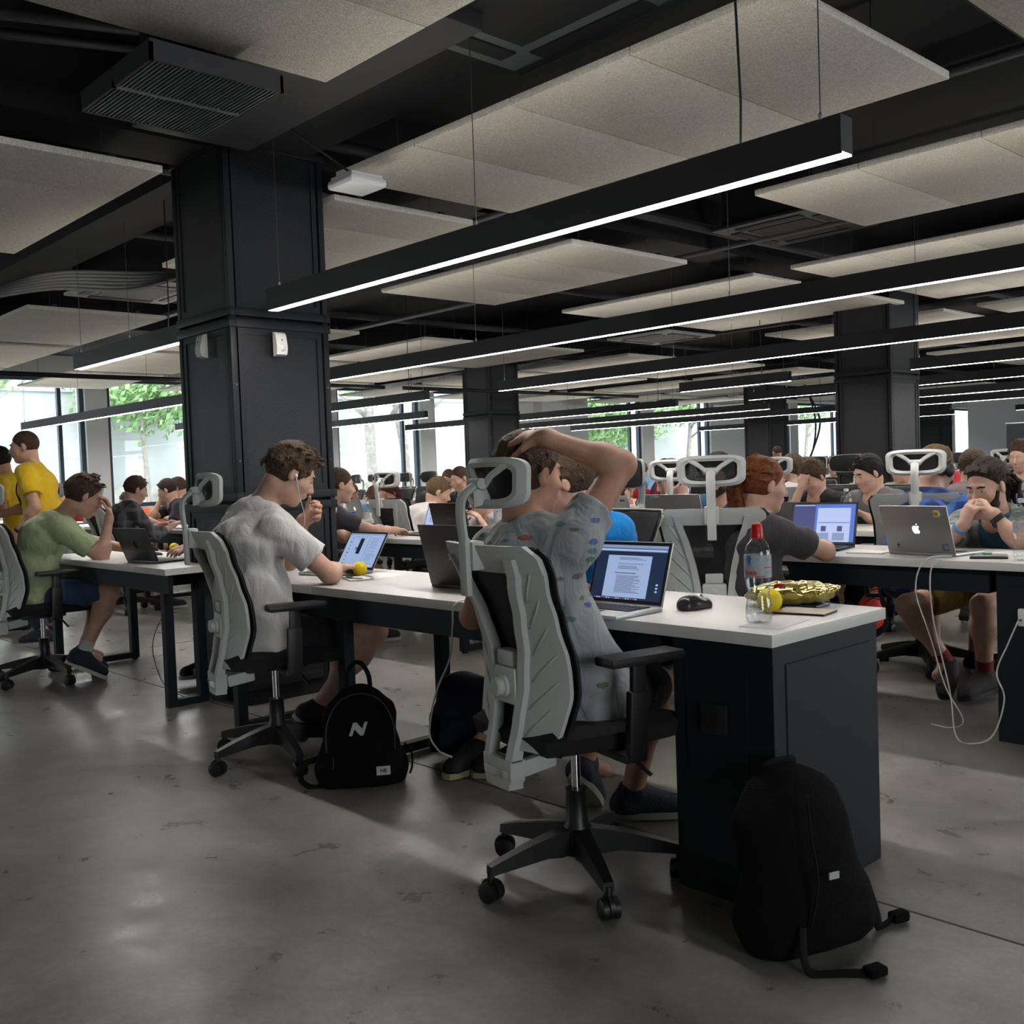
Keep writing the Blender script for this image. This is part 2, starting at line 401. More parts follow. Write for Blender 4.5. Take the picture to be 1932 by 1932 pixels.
PX = [(-16.5, -14.2, 'far left'), (-13.95, -11.75, 'left'), (-11.5, -9.3, 'mid left'), (-7.1, -4.87, 'mid'), (-4.52, -1.86, 'right'), (-1.5, 1.1, 'far right')]
main = {(4, 3.04): 'large acoustic panel directly above the first long lamp', (3, 3.15): 'acoustic panel right behind the top of the big black column', (3, 5.2): 'acoustic panel above the middle of the second long lamp',
        (4, 7.45): 'acoustic panel above the second lamp at the right, third row of panels', (3, 7.35): 'acoustic panel above the middle of the third row of lamps'}
rows = [(-3.2, -1.95), (-1.1, .15), (1.15, 2.3), (3.05, 4.3), (5.2, 6.5), (7.4, 8.15), (9.0, 10.1), (11.0, 12.2), (13.2, 14.4), (15.4, 16.6), (17.8, 19.0), (20.2, 21.4), (23, 24.2)]
rown = ['', '', 'first', 'second', 'third', 'fourth', 'fifth', 'sixth', 'seventh', 'eighth', 'ninth', 'tenth', 'eleventh']
for ri, (ya, yb) in enumerate(rows):
    for ci, (xa, xb, nm) in enumerate(PX):
        if ri < 2 and ci < 4: continue
        if ri == 2 and ci == 5: xa, xb = -.6, 1.6
        if ri == 2 and ci == 4: xa, xb = -3.45, -.9
        if ri == 2 and ci == 3: xa, xb = -7.2, -4.93
        if ri == 4 and ci == 4: xa, xb = -3.4, -.8
        ya_ = 3.27 if (ri == 3 and ci == 3) else ya
        if ri == 4 and ci == 5: xa, xb = -.5, 1.9
        lab = None
        if ri == 2 and ci == 4: lab = 'speckled grey acoustic panel at the top left corner of the photo'
        elif ri == 2 and ci == 3: lab = 'speckled grey acoustic panel hanging left of the big black column'
        elif ri == 3 and ci == 4: lab = 'largest speckled acoustic panel, above the nearest long lamp'
        elif ri == 3 and ci == 3: lab = 'acoustic panel seen beside the top of the big black column, right behind it'
        elif ri == 4 and ci == 4: lab = 'acoustic panel at the right edge just below the largest panel'
        elif ri == 4 and ci == 3: lab = 'acoustic panel directly under the middle of the nearest long lamp strip'
        else: lab = f'suspended acoustic panel, {nm} column of panels, ' + (f'{rown[ri]} row back' if rown[ri] else ('just behind the camera' if ri else 'farthest behind the camera'))
        panel(xa, xb, 3.27 if (ri == 3 and ci == 3) else ya, yb, lab, 'suspended acoustic panels')

# ================================================================== linear lamps
M_strip = mat('lamp_diffuser', (.9, .9, .9), .5, emit=(1, .955, .91), estr=60)
M_up = mat('added_uplight_glow', (.6, .6, .6), .5, emit=(1, .95, .88), estr=12)  # glow added on the lamp tops to brighten the panels above
M_lampb = mat('black_anodised_profile', (.016, .017, .020), .5)
LZ = 2.05
def lamp(x0, x1, y, label, z=LZ, nw=3, vis=True):
    t = thing('linear_lamp', label, 'ceiling lamp', ((x0+x1)/2, y, z), 0, 'linear pendant lamps'); w = x1-x0
    b = MB(); b.box(-w/2, w/2, -.032, .032, .006, .10); b.box(-w/2, w/2, -.032, -.027, 0, .006); b.box(-w/2, w/2, .027, .032, 0, .006)
    b.box(-w/2, w/2, -.032, -.027, .10, .109); b.box(-w/2, w/2, .027, .032, .10, .109); b.box(-w/2, -w/2+.004, -.027, .027, .10, .109); b.box(w/2-.004, w/2, -.027, .027, .10, .109)
    b.build('housing', M_lampb, t)
    MB().box(-w/2+.002, w/2-.002, -.027, .027, .001, .0055).build('diffuser', M_strip, t)
    MB().box(-w/2+.01, w/2-.01, -.022, .022, .1002, .1030).build('added_uplight', M_up, t)  # added glowing strip facing up, lights the panels
    for k in range(nw):
        x = -w/2+.08+(w-.16)*k/(nw-1)
        MB().tube([(x, 0, .10), (x, 0, ZC-z)], .002, 5).lathe([(.006, .10), (.006, .135), (.003, .14)], 8, c=(x, 0, 0)).build('wire', M_wire, t)
    MB().tube([(w/2-.35, 0, .1), (w/2-.352, .01, .25), (w/2-.37, .02, .6), (w/2-.36, .02, ZC-z)], .004, 6).build('power_cord', M_blackp, t)
    return t
lamp(-4.62, -1.46, 2.70, 'nearest long linear lamp, ending in front of the big black column')
lamp(-7.62, -5.75, 2.83, 'short linear lamp left of the big black column')
lamp(-15.7, -12.3, 2.83, 'linear lamp in the first row at the far left')
ly = [5.02, 7.37, 9.68, 12.0, 14.4, 16.6, 18.9, 21.3]
names = ['second', 'third', 'fourth', 'fifth', 'sixth', 'seventh', 'eighth', 'ninth']
for y, nm in zip(ly, names):
    if nm == 'fourth':
        lamp(-4.66, -1.2, y+.1, 'linear lamp in the fourth row, starting at the big column on the right'); lamp(-7.4, -5.95, y, 'short linear lamp in the fourth row between the two rear columns')
        lamp(-15.5, -12.2, y, 'linear lamp in the fourth row, left of the middle column')
    elif nm == 'eighth':
        lamp(-4.66, -1.2, y, 'linear lamp in the eighth row, right end')
    else:
        lamp(-8.02, -1.15, y, f'long linear lamp of the {nm} row, right half of the hall', nw=4)
        lamp(-15.75, -9.25, y, f'long linear lamp of the {nm} row, left half of the hall by the windows', nw=4)

# ================================================================== columns clad with expanded metal
def mesh_material():
    m, nt, b = nmat('expanded_metal_mesh'); N = nt.nodes; L = nt.links
    tc = N.new('ShaderNodeTexCoord'); sp = N.new('ShaderNodeSeparateXYZ'); L.new(tc.outputs['Object'], sp.inputs[0])
    ad = N.new('ShaderNodeMath'); ad.operation = 'ADD'; L.new(sp.outputs[0], ad.inputs[0]); L.new(sp.outputs[1], ad.inputs[1])
    def tri(sign):
        a = N.new('ShaderNodeMath'); a.operation = 'MULTIPLY'; a.inputs[1].default_value = sign*2.0*34; L.new(ad.outputs[0], a.inputs[0])
        z = N.new('ShaderNodeMath'); z.operation = 'MULTIPLY'; z.inputs[1].default_value = 34; L.new(sp.outputs[2], z.inputs[0])
        s = N.new('ShaderNodeMath'); s.operation = 'ADD'; L.new(a.outputs[0], s.inputs[0]); L.new(z.outputs[0], s.inputs[1])
        p = N.new('ShaderNodeMath'); p.operation = 'PINGPONG'; p.inputs[1].default_value = .5; L.new(s.outputs[0], p.inputs[0]); return p
    t1, t2 = tri(1), tri(-1)
    mn = N.new('ShaderNodeMath'); mn.operation = 'MINIMUM'; L.new(t1.outputs[0], mn.inputs[0]); L.new(t2.outputs[0], mn.inputs[1])
    r = N.new('ShaderNodeMapRange'); r.inputs[1].default_value = .09; r.inputs[2].default_value = .16; r.inputs[3].default_value = 1; r.inputs[4].default_value = 0
    L.new(mn.outputs[0], r.inputs[0])
    mx = N.new('ShaderNodeMix'); mx.data_type = 'RGBA'; mx.inputs[6].default_value = (.0025, .003, .004, 1); mx.inputs[7].default_value = (.026, .028, .033, 1)
    L.new(r.outputs[0], mx.inputs[0]); L.new(mx.outputs[2], b.inputs['Base Color'])
    b.inputs['Metallic'].default_value = .3; b.inputs['Roughness'].default_value = .45
    bp = N.new('ShaderNodeBump'); bp.inputs['Strength'].default_value = .8; bp.inputs['Distance'].default_value = .004
    L.new(r.outputs[0], bp.inputs['Height']); L.new(bp.outputs['Normal'], b.inputs['Normal'])
    return m
M_mesh = mesh_material(); M_screw = mat('dull_screw', (.12, .12, .13), .5, metal=.6)
def column(x, y, w, label, sensors=False):
    """near right corner at (x, y); the body runs to x-w and y+w"""
    t = thing('column', label, 'column', (x-w/2, y+w/2, 0), 0, 'black mesh clad columns'); h = w/2
    MB().box(-h+.03, h-.03, -h+.03, h-.03, 0, ZC).build('core', M_dark, t)
    segs = [(.09, 1.03), (1.09, 2.0), (2.06, ZC-.35)]
    f = MB()
    for z0, z1 in segs:
        for sx in (-1, 1):
            for sy in (-1, 1): f.box(sx*h-.035*(sx > 0), sx*h+.035*(sx < 0), sy*h-.035*(sy > 0), sy*h+.035*(sy < 0), z0, z1+.06, bev=.003)
    for z in (.09, 1.03, 1.09, 2.0, 2.06, ZC-.41):
        z1 = z+.045
        f.box(-h-.008, h+.008, -h-.008, -h+.03, z, z1, bev=.003); f.box(-h-.008, h+.008, h-.03, h+.008, z, z1, bev=.003)
        f.box(-h-.008, -h+.03, -h+.03, h-.03, z, z1, bev=.003); f.box(h-.03, h+.008, -h+.03, h-.03, z, z1, bev=.003)
    f.build('steel_frame', M_steel, t, smooth=True)
    for z0, z1 in segs:
        for k in range(4):
            M = Matrix.Rotation(k*PI/2, 4, 'Z')
            MB().box(-h+.075, h-.075, -h+.010, -h+.018, z0+.08, z1-.01, M=M).build('mesh_panel', M_mesh, t)
            MB().box(-h+.045, h-.045, -h+.004, -h+.012, z0+.045, z0+.08, M=M).box(-h+.045, h-.045, -h+.004, -h+.012, z1-.035, z1, M=M).box(-h+.045, -h+.075, -h+.004, -h+.012, z0+.08, z1-.035, M=M).box(h-.075, h-.045, -h+.004, -h+.012, z0+.08, z1-.035, M=M).build('panel_frame', M_steel, t)
    for k in range(4):
        M = Matrix.Rotation(k*PI/2, 4, 'Z')
        for z in (.5, 1.3, 1.7):
            for sx in (-1, 1): MB().ell((0, 0, 0), (.006, .003, .006), 8, 5).build('screw', M_screw, t).matrix_local = M @ Matrix.Translation((sx*(h-.02), -h-.002, z))
    return t
column(-4.88, 2.6, .60, 'big black mesh clad column behind the man in the white t-shirt')
column(-4.93, 9.9, .62, 'black mesh clad column at the right behind the man with dreadlocks')
column(-11.3, 2.5, .6, 'black column at the left edge of the photo behind the person in yellow')
column(-11.28, 10.15, .6, 'black column in the middle distance, left of the raised elbow')
column(-11.54, 18.0, .62, 'distant black column left of the large right column')
column(-11.8, 26.4, .62, 'farthest black column, right of the large right column')
# motion sensors on the big column
M_sensor = mat('sensor_white', (.75, .75, .72), .35)
def sensor(loc, rz, label):
    t = thing('motion_sensor', label, 'sensor', loc, rz)
    p = smooth_path([(0, 0, 0)], 1)
    mb = MB(); n = 12
    prof = [(.0, .0), (.030, .004), (.040, .03), (.040, .06), (.033, .10), (.018, .125), (0, .13)]
    pts = [(0, 0)]+[(a, b) for a, b in [(.018, 0), (.034, .008), (.042, .03), (.042, .055), (.030, .112), (.020, .125)]]+[(0, .13)]
    M = Matrix(((0, 1, 0, -.032), (-1, 0, 0, 0), (0, 0, 1, 0), (0, 0, 0, 1)))
    mb.poly(pts, .064, M=M); mb.build('sensor_body', M_sensor, t, smooth=True)
    MB().ell((0, -.034, .045), (.024, .014, .024)).build('lens', M_sensor, t, smooth='all')
    MB().ell((0, -.041, .085), (.004, .003, .004), 8, 5).build('indicator', M_blackp, t)
sensor((-5.14, 2.585, 1.86), 0, 'white motion sensor on the shaded left face of the big column')
sensor((-4.865, 2.87, 1.855), PI/2, 'white motion sensor on the right face of the big column under the lamp')

# ================================================================== ceiling services
def ceil_box(name, label, cat, x0, x1, y0, y1, z0, z1, m): return tag(MB().box(x0, x1, y0, y1, z0, z1, bev=.01).build(name, m, smooth=True), label, cat)
for k, y in enumerate((2.9, 10.2, 18.3, 26.6)): structure(MB().box(WX, X1, y-.2, y+.2, ZC-.4, ZC), f'trim_{10+k}', M_dark)
for k, x in enumerate((-11.6, -5.2, 1.5)): structure(MB().box(x-.2, x+.2, Y0, 33, ZC-.4, ZC), f'trim_{20+k}', M_dark)
ceil_box('ventilation_duct', 'wide dark duct running across the ceiling above the big column', 'duct', -4.7, -2.9, 2.05, 2.65, 2.86, 3.1, M_duct)
ceil_box('ventilation_duct', 'flat dark duct above the second long lamp', 'duct', -5.2, -3.6, 4.6, 5.6, 2.95, 3.15, M_duct)
def trunk(label, a, b, r=.03, m=None): tag(MB().tube([a, b], r, 10).build('ceiling_pipe', m or M_duct, smooth='all'), label, 'pipe')
trunk('dark ceiling pipe nearest the top left corner', (-5.2, -.5, 3.05), (-4.2, 2.1, 3.05), .022)
trunk('dark ceiling pipe beside the top left air grille', (-5.0, -.5, 3.05), (-4.0, 2.1, 3.05), .022)
trunk('dark ceiling pipe over the left panel', (-5.6, 1.2, 3.0), (-5.6, 3.4, 3.0), .05)
for k, y in enumerate((4.75, 7.0, 9.2, 11.5, 14, 16.2)): trunk(f'thin dark conduit along the ceiling above lamp row {["two","three","four","five","six","seven"][k]}', (-16, y, 2.95), (3, y, 2.95), .03)
for k, x in enumerate((-9.6, -7.18, -4.72, -1.7)): trunk(f'dark cross pipe on the ceiling, {["leftmost", "second from left", "third from left", "rightmost"][k]} of four', (x, 3, 3.0), (x, 30, 3.0), .035)
for k, (x, y) in enumerate(((-10.4, 3.4), (-10.4, 8.3))): trunk(f'black sprinkler pipe in the left half of the hall, {["nearer", "farther"][k]} one', (x, y-.4, 2.3), (x, y+4.2, 2.3), .025, M_blackp)
# the slatted air grille box at the top left
t = thing('air_grille', 'black slatted air grille box hanging near the top left corner', 'air vent', (-3.60, 1.76, 2.60))
w, d = .62, .50
gb = MB(); gb.box(-w/2, w/2, -d/2, -d/2+.012, 0, .06).box(-w/2, w/2, d/2-.012, d/2, 0, .06).box(-w/2, -w/2+.012, -d/2, d/2, 0, .06).box(w/2-.012, w/2, -d/2, d/2, 0, .06).box(-w/2, w/2, -d/2, d/2, .06, .07)
gb.build('casing', M_duct, t)
gr = MB(); gr.box(-.01, .01, -d/2, d/2, 0, .02)
for k in range(30):
    y = -d/2+.02+k*(d-.04)/29; gr.box(-w/2+.01, w/2-.01, y, y+.005, .001, .03)
gr.build('slats', mat('grille_grey', (.22, .25, .26), .4, metal=.4), t)
MB().box(-.1, .1, -.1, .1, .07, .74).build('neck_duct', M_dark, t)
# air conditioning cassettes
M_cas = mat('cassette_white', (.62, .62, .60), .5); M_casd = mat('cassette_grille', (.28, .28, .27), .6)
def cassette(x, y, label, z=2.9, w=.92, m=None, m2=None, rz=0):
    t = thing('air_conditioning_cassette', label, 'air conditioner', (x, y, z), rz, None); h = w/2
    MB().box(-h, h, -h, h, 0, .03, bev=.012).build('cover', m or M_cas, t, smooth=True)
    g = MB(); g.box(-h*.55, h*.55, -h*.55, h*.55, -.006, 0)
    g.build('intake_grille', m2 or M_casd, t)
    for k in range(4): MB().box(-h*.6, h*.6, -h*.86, -h*.68, -.008, .0, M=Matrix.Rotation(k*PI/2, 4, 'Z')).build('louvre', m2 or M_blackp, t)
    MB().box(-h*.85, h*.85, -h*.85, h*.85, .031, ZC-z-.02).build('unit_body', M_dark, t)
cassette(-8.65, 3.75, 'white ceiling cassette air conditioner left of the big column', 2.85)
cassette(-8.4, 10.6, 'pale ceiling cassette in the centre above the second lamp', 2.85, 1.0)
cassette(-8.2, 13.4, 'pale ceiling cassette above the right rear lamps', 2.85, 1.0)
cassette(-4.7, 17.2, 'pale ceiling cassette beyond the right column', 2.85, 1.0)
cassette(-4.2, 6.95, 'dark ceiling air unit between the panels above the second lamp', 2.95, .9, M_duct, M_dark)
cassette(-2.75, 2.7, 'dark green grey ceiling unit above the largest panel at the top', 2.93, 1.0, mat('grey_green_cover', (.09, .11, .11), .5), M_dark)
cassette(-1.1, 4.4, 'dark perforated ceiling unit at the top right corner', 2.95, 1.1, M_dark, M_duct)
# white wireless box on the panel corner
t = thing('wireless_access_point', 'white box shaped access point under the corner of the largest panel', 'access point', (-4.12, 2.9, 2.58), 0)
MB().box(-.105, .105, -.105, .105, 0, .045, bev=.02).build('shell', M_whitep, t, smooth=True)
MB().box(-.09, .09, -.09, .09, .045, .06, bev=.005).build('mounting_plate', M_whitep, t)
MB().tube([(0, 0, .06), (-.1, -.12, .18), (-.35, -.3, .42)], .006, 6).build('bracket', M_duct, t)
# cable bundle at the left
M_cable = mat('grey_cable_sheath', (.16, .16, .16), .5)
for k in range(6):
    o = MB().tube(smooth_path([(-8.2+.03*k, 1.9, 2.42+.01*k), (-8.0, 2.25+.03*k, 2.55+.02*k), (-7.8+.02*k, 2.75, 2.66+.02*k), (-7.6, 3.3+.05*k, 2.68+.03*k), (-7.3, 4.0, 2.95)]), .014, 7).build('ceiling_cable', M_cable, smooth='all')
    tag(o, 'grey cable of the thick bundle sagging from the ceiling at the far left', 'cable', 'ceiling cable bundle at the left')
rn = random.Random(3)
for k, (x, y, n) in enumerate(((-6.6, 13.9, 'beside the distant left column'), (-6.5, 14.0, 'hanging by the distant column, second one'))):
    o = MB().tube(smooth_path([(-11.3+.1*k, 18.7, 2.9), (-11.15, 18.8, 2.6), (-11.05+.1*k, 18.9, 2.0), (-11.1, 18.85, 1.4), (-11.3, 18.8, 1.0)]), .02, 6).build('hanging_cable', M_blackp, smooth='all')
    tag(o, f'black cable sagging down {n}', 'cable')
# ================================================================== desks
M_top = mat('white_laminate', (.66, .65, .62), .32, bump=.02, bscale=30)
M_desk = mat('anthracite_desk_steel', (.009, .013, .017), .55, spec=.25, bump=.08, bscale=220)
M_gap = mat('dark_shadow_gap', (.004, .004, .005), .8)
DT = .75; TH = .034
def slab(x0, x1, y0, y1, label, seams=()):
    t = thing('desktop', label, 'desk top', ((x0+x1)/2, (y0+y1)/2, 0), 0, None); cx, cy_ = (x0+x1)/2, (y0+y1)/2
    cuts = [x0]+list(seams)+[x1]; mb = MB()
    for a, b in zip(cuts, cuts[1:]): mb.box(a-cx+.0006*(a != x0), b-cx-.0006*(b != x1), y0-cy_, y1-cy_, DT-TH, DT, bev=.002)
    mb.build('tabletop', M_top, t, smooth=True)
    return t
def frame(t, x0, x1, y0, y1, ends=(1, 1), mids=()):
    """steel apron and square end frames below a slab, as children of the desk"""
    cx, cy_ = t.location.x, t.location.y; a = MB()
    for y in (y0+.03, y1-.055): a.box(x0-cx, x1-cx, y-cy_, y-cy_+.025, DT-TH-.10, DT-TH-.001)
    for x in (x0, x1-.025): a.box(x-cx, x+.025-cx, y0+.055-cy_, y1-.055-cy_, DT-TH-.10, DT-TH-.001)
    a.build('apron', M_desk, t)
    xs = ([x0+.02] if ends[0] else [])+list(mids)+([x1-.07] if ends[1] else [])
    for x in xs:
        for y in (y0+.03, y1-.08):
            MB().box(x-cx, x+.05-cx, y-cy_, y+.05-cy_, .012, DT-TH-.10, bev=.003).lathe([(.02, 0), (.02, .012)], 10, c=(x+.025-cx, y+.025-cy_, 0)).build('leg', M_desk, t)
        MB().box(x-cx, x+.05-cx, y0+.08-cy_, y1-.08-cy_, .012, .052, bev=.003).build('foot_bar', M_desk, t)
def cabinet(x0, x1, y0, y1, label, sockets=()):
    t = thing('desk_cabinet', label, 'cabinet', ((x0+x1)/2, (y0+y1)/2, 0)); cx, cy_ = t.location.x, t.location.y
    h = DT-TH-.002; X, Y = (x1-x0)/2, (y1-y0)/2
    MB().box(-X, X, -Y, Y, .0, h, bev=.002).build('body', M_desk, t)
    def door(a, b, z0, z1, M):
        MB().box(a-.003, b+.003, -.0012, .002, z0-.003, z1+.003, M=M).build('gap', M_gap, t)
        MB().box(a, b, -.003, .004, z0, z1, bev=.001, M=M).build('door', M_desk, t)
    door(-X+.045, X-.035-.045, .045, h-.075, Matrix.Translation((0, -Y, 0)))
    door(-Y+.06, Y-.05, .055, h-.055, Matrix.Translation((X, 0, 0)) @ Matrix.Rotation(PI/2, 4, 'Z'))
    if sockets:
        s = MB(); sx, sz = sockets
        s.box(sx-.042, sx+.042, -Y-.015, -Y-.003, sz-.042, sz+.042, bev=.004)
        so = s.build('power_socket', M_blackp, t, smooth=True)
        r = MB(); M = Matrix.Translation((sx, -Y-.0152, sz)) @ Matrix.Rotation(PI/2, 4, 'X')
        r.lathe([(.0215, 0), (.0215, .0035), (.018, .0035), (.018, -.008), (.0, -.008)], 20, M=M, caps=False)
        for q in (-.009, .009): r.ell((sx+q, -Y-.012, sz), (.0026, .004, .0026), 8, 5)
        r.build('socket_insert', M_gap, so, smooth=True)
    return t
A0, A1 = 2.262, 2.872
t = slab(-4.52, -1.462, A0, A1, 'white desktop of the nearest desk row, ending above the dark cabinet', (-3.66,))
frame(t, -4.46, -1.86, A0, A1, (1, 0), (-3.53,))
cabinet(-1.80, -1.475, A0+.02, A1-.035, 'dark steel cabinet at the end of the nearest desk with a black socket', (-.02, .50))
t = slab(-7.05, -5.51, A0+.03, A1+.03, 'white desktop left of the big column where the man in light green sits')
MB().box(-5.5095+6.28, -5.12+6.28, A0+.03-2.597, 2.585-2.597, DT-TH, DT, bev=.002).build('corner_piece', M_top, t)
frame(t, -6.95, -5.55, A0+.03, A1+.03, (1, 0))
for yy in (2.32, 2.50): MB().box(-5.26+6.28, -5.21+6.28, yy-2.597, yy+.05-2.597, 0, DT-TH-.10, bev=.003).build('leg', M_desk, t)
MB().box(-5.26+6.28, -5.21+6.28, 2.37-2.597, 2.50-2.597, 0, .04).build('foot_bar', M_desk, t); MB().box(-5.6+6.28, -5.15+6.28, 2.32-2.597, 2.345-2.597, DT-TH-.10, DT-TH-.001).build('apron', M_desk, t)
t = slab(-15.4, -12.1, A0+.03, A1+.03, 'white desktop in the nearest row at the far left behind the standing people'); frame(t, -15.3, -12.2, A0+.03, A1+.03)
ROWS = {'B': (4.30, 4.93), 'C': (5.88, 6.5), 'D': (7.7, 8.3), 'E': (9.25, 9.85), 'F': (11.4, 12.0), 'G': (13.2, 13.8), 'H': (15.2, 15.8)}
rn2 = {'B': 'second', 'C': 'third', 'D': 'fourth', 'E': 'fifth', 'F': 'sixth', 'G': 'seventh', 'H': 'eighth'}
for k, (ya, yb) in ROWS.items():
    t = slab(-8.0, -1.15 if k == 'B' else -1.6, ya, yb, f'long white desktop of the {rn2[k]} desk row, right half of the hall', tuple(-8+1.37*i for i in range(1, 5)))
    frame(t, -7.95, -1.75 if k == 'B' else -1.65, ya, yb, (1, 0 if k == 'B' else 1), (-6.6, -5.2, -3.8))
    if k != 'H':
        t = slab(-15.8, -8.6, ya, yb, f'long white desktop of the {rn2[k]} desk row, by the windows', tuple(-15.8+1.3*i for i in range(1, 5)))
        frame(t, -15.7, -8.7, ya, yb, (1, 1), (-14.2, -12.6, -11.0, -10.2))
cabinet(-1.72, -1.17, 4.33, 4.9, 'dark steel cabinet of the second desk row at the right edge of the photo')

# ================================================================== office chairs
M_shell = mat('light_grey_chair_plastic', (.53, .545, .52), .48, bump=.04, bscale=500)
M_base = mat('black_chair_nylon', (.010, .010, .011), .42)
def mesh_fabric():
    m, nt, b = nmat('black_chair_mesh'); N = nt.nodes; L = nt.links
    b.inputs['Base Color'].default_value = (.010, .010, .012, 1); b.inputs['Roughness'].default_value = .7
    tc = N.new('ShaderNodeTexCoord'); w = N.new('ShaderNodeTexWave'); w.inputs['Scale'].default_value = 90; w.bands_direction = 'X'
    w2 = N.new('ShaderNodeTexWave'); w2.inputs['Scale'].default_value = 90; w2.bands_direction = 'Z'
    L.new(tc.outputs['Object'], w.inputs['Vector']); L.new(tc.outputs['Object'], w2.inputs['Vector'])
    ml = N.new('ShaderNodeMath'); ml.operation = 'MULTIPLY'; L.new(w.outputs['Fac'], ml.inputs[0]); L.new(w2.outputs['Fac'], ml.inputs[1])
    r = N.new('ShaderNodeMapRange'); r.inputs[1].default_value = .45; r.inputs[2].default_value = .6; r.inputs[3].default_value = 1; r.inputs[4].default_value = .35
    L.new(ml.outputs[0], r.inputs[0]); L.new(r.outputs[0], b.inputs['Alpha'])
    return m
M_cmesh = mesh_fabric()
M_seat = mat('black_seat_fabric', (.008, .008, .009), .9, bump=.3, bscale=400)
BT, BB = 1.00, .33
def back_y(z):
    """side profile of the backrest, y forward"""
    pts = [(.30, -.235), (.40, -.238), (.50, -.215), (.60, -.200), (.70, -.205), (.80, -.232), (.90, -.272), (1.0, -.315), (1.1, -.35)]
    for (a, ya), (b, yb) in zip(pts, pts[1:]):
        if z <= b: t = max(0, (z-a)/(b-a)); t = t*t*(3-2*t)*.4+t*.6; return ya+(yb-ya)*t
    return pts[-1][1]
def lerp_tab(tab, z):
    for (a, v), (b, w) in zip(tab, tab[1:]):
        if z <= b: return v+(w-v)*max(0., (z-a)/(b-a))
    return tab[-1][1]
W_out = [(.44, .185), (.50, .205), (.58, .222), (.66, .222), (.75, .212), (.85, .216), (.93, .232), (.97, .236), (1.0, .205)]
W_in = [(.33, .070), (.45, .075), (.55, .082), (.65, .092), (.75, .110), (.85, .135), (.92, .16), (1.0, .18)]
def surf(x, z, off=0.): return (x, back_y(z)+off+.95*x*x, z)
def strip(mb, zs, fa, fb, off0, off1, n=4):
    """a plate on the back surface between x = fa(z) and x = fb(z), with thickness"""
    m = len(zs); vs = []
    for off in (off0, off1):
        for z in zs:
            a, b = fa(z), fb(z)
            for k in range(n+1):
                x = a+(b-a)*k/n; vs.append(surf(x, z, off))
    q = (n+1); tot = m*q; fs = []
    for i in range(m-1):
        for k in range(n):
            a = i*q+k; fs.append((a, a+1, a+q+1, a+q)); fs.append((tot+a, tot+a+q, tot+a+q+1, tot+a+1))
        fs.append((i*q, (i+1)*q, tot+(i+1)*q, tot+i*q)); fs.append((i*q+n, tot+i*q+n, tot+(i+1)*q+n, (i+1)*q+n))
    for k in range(n):
        fs.append((k, tot+k, tot+k+1, k+1)); a = (m-1)*q+k; fs.append((a, a+1, tot+a+1, tot+a))
    mb.add(vs, fs)
def zr(a, b, n): return [a+(b-a)*i/n for i in range(n+1)]
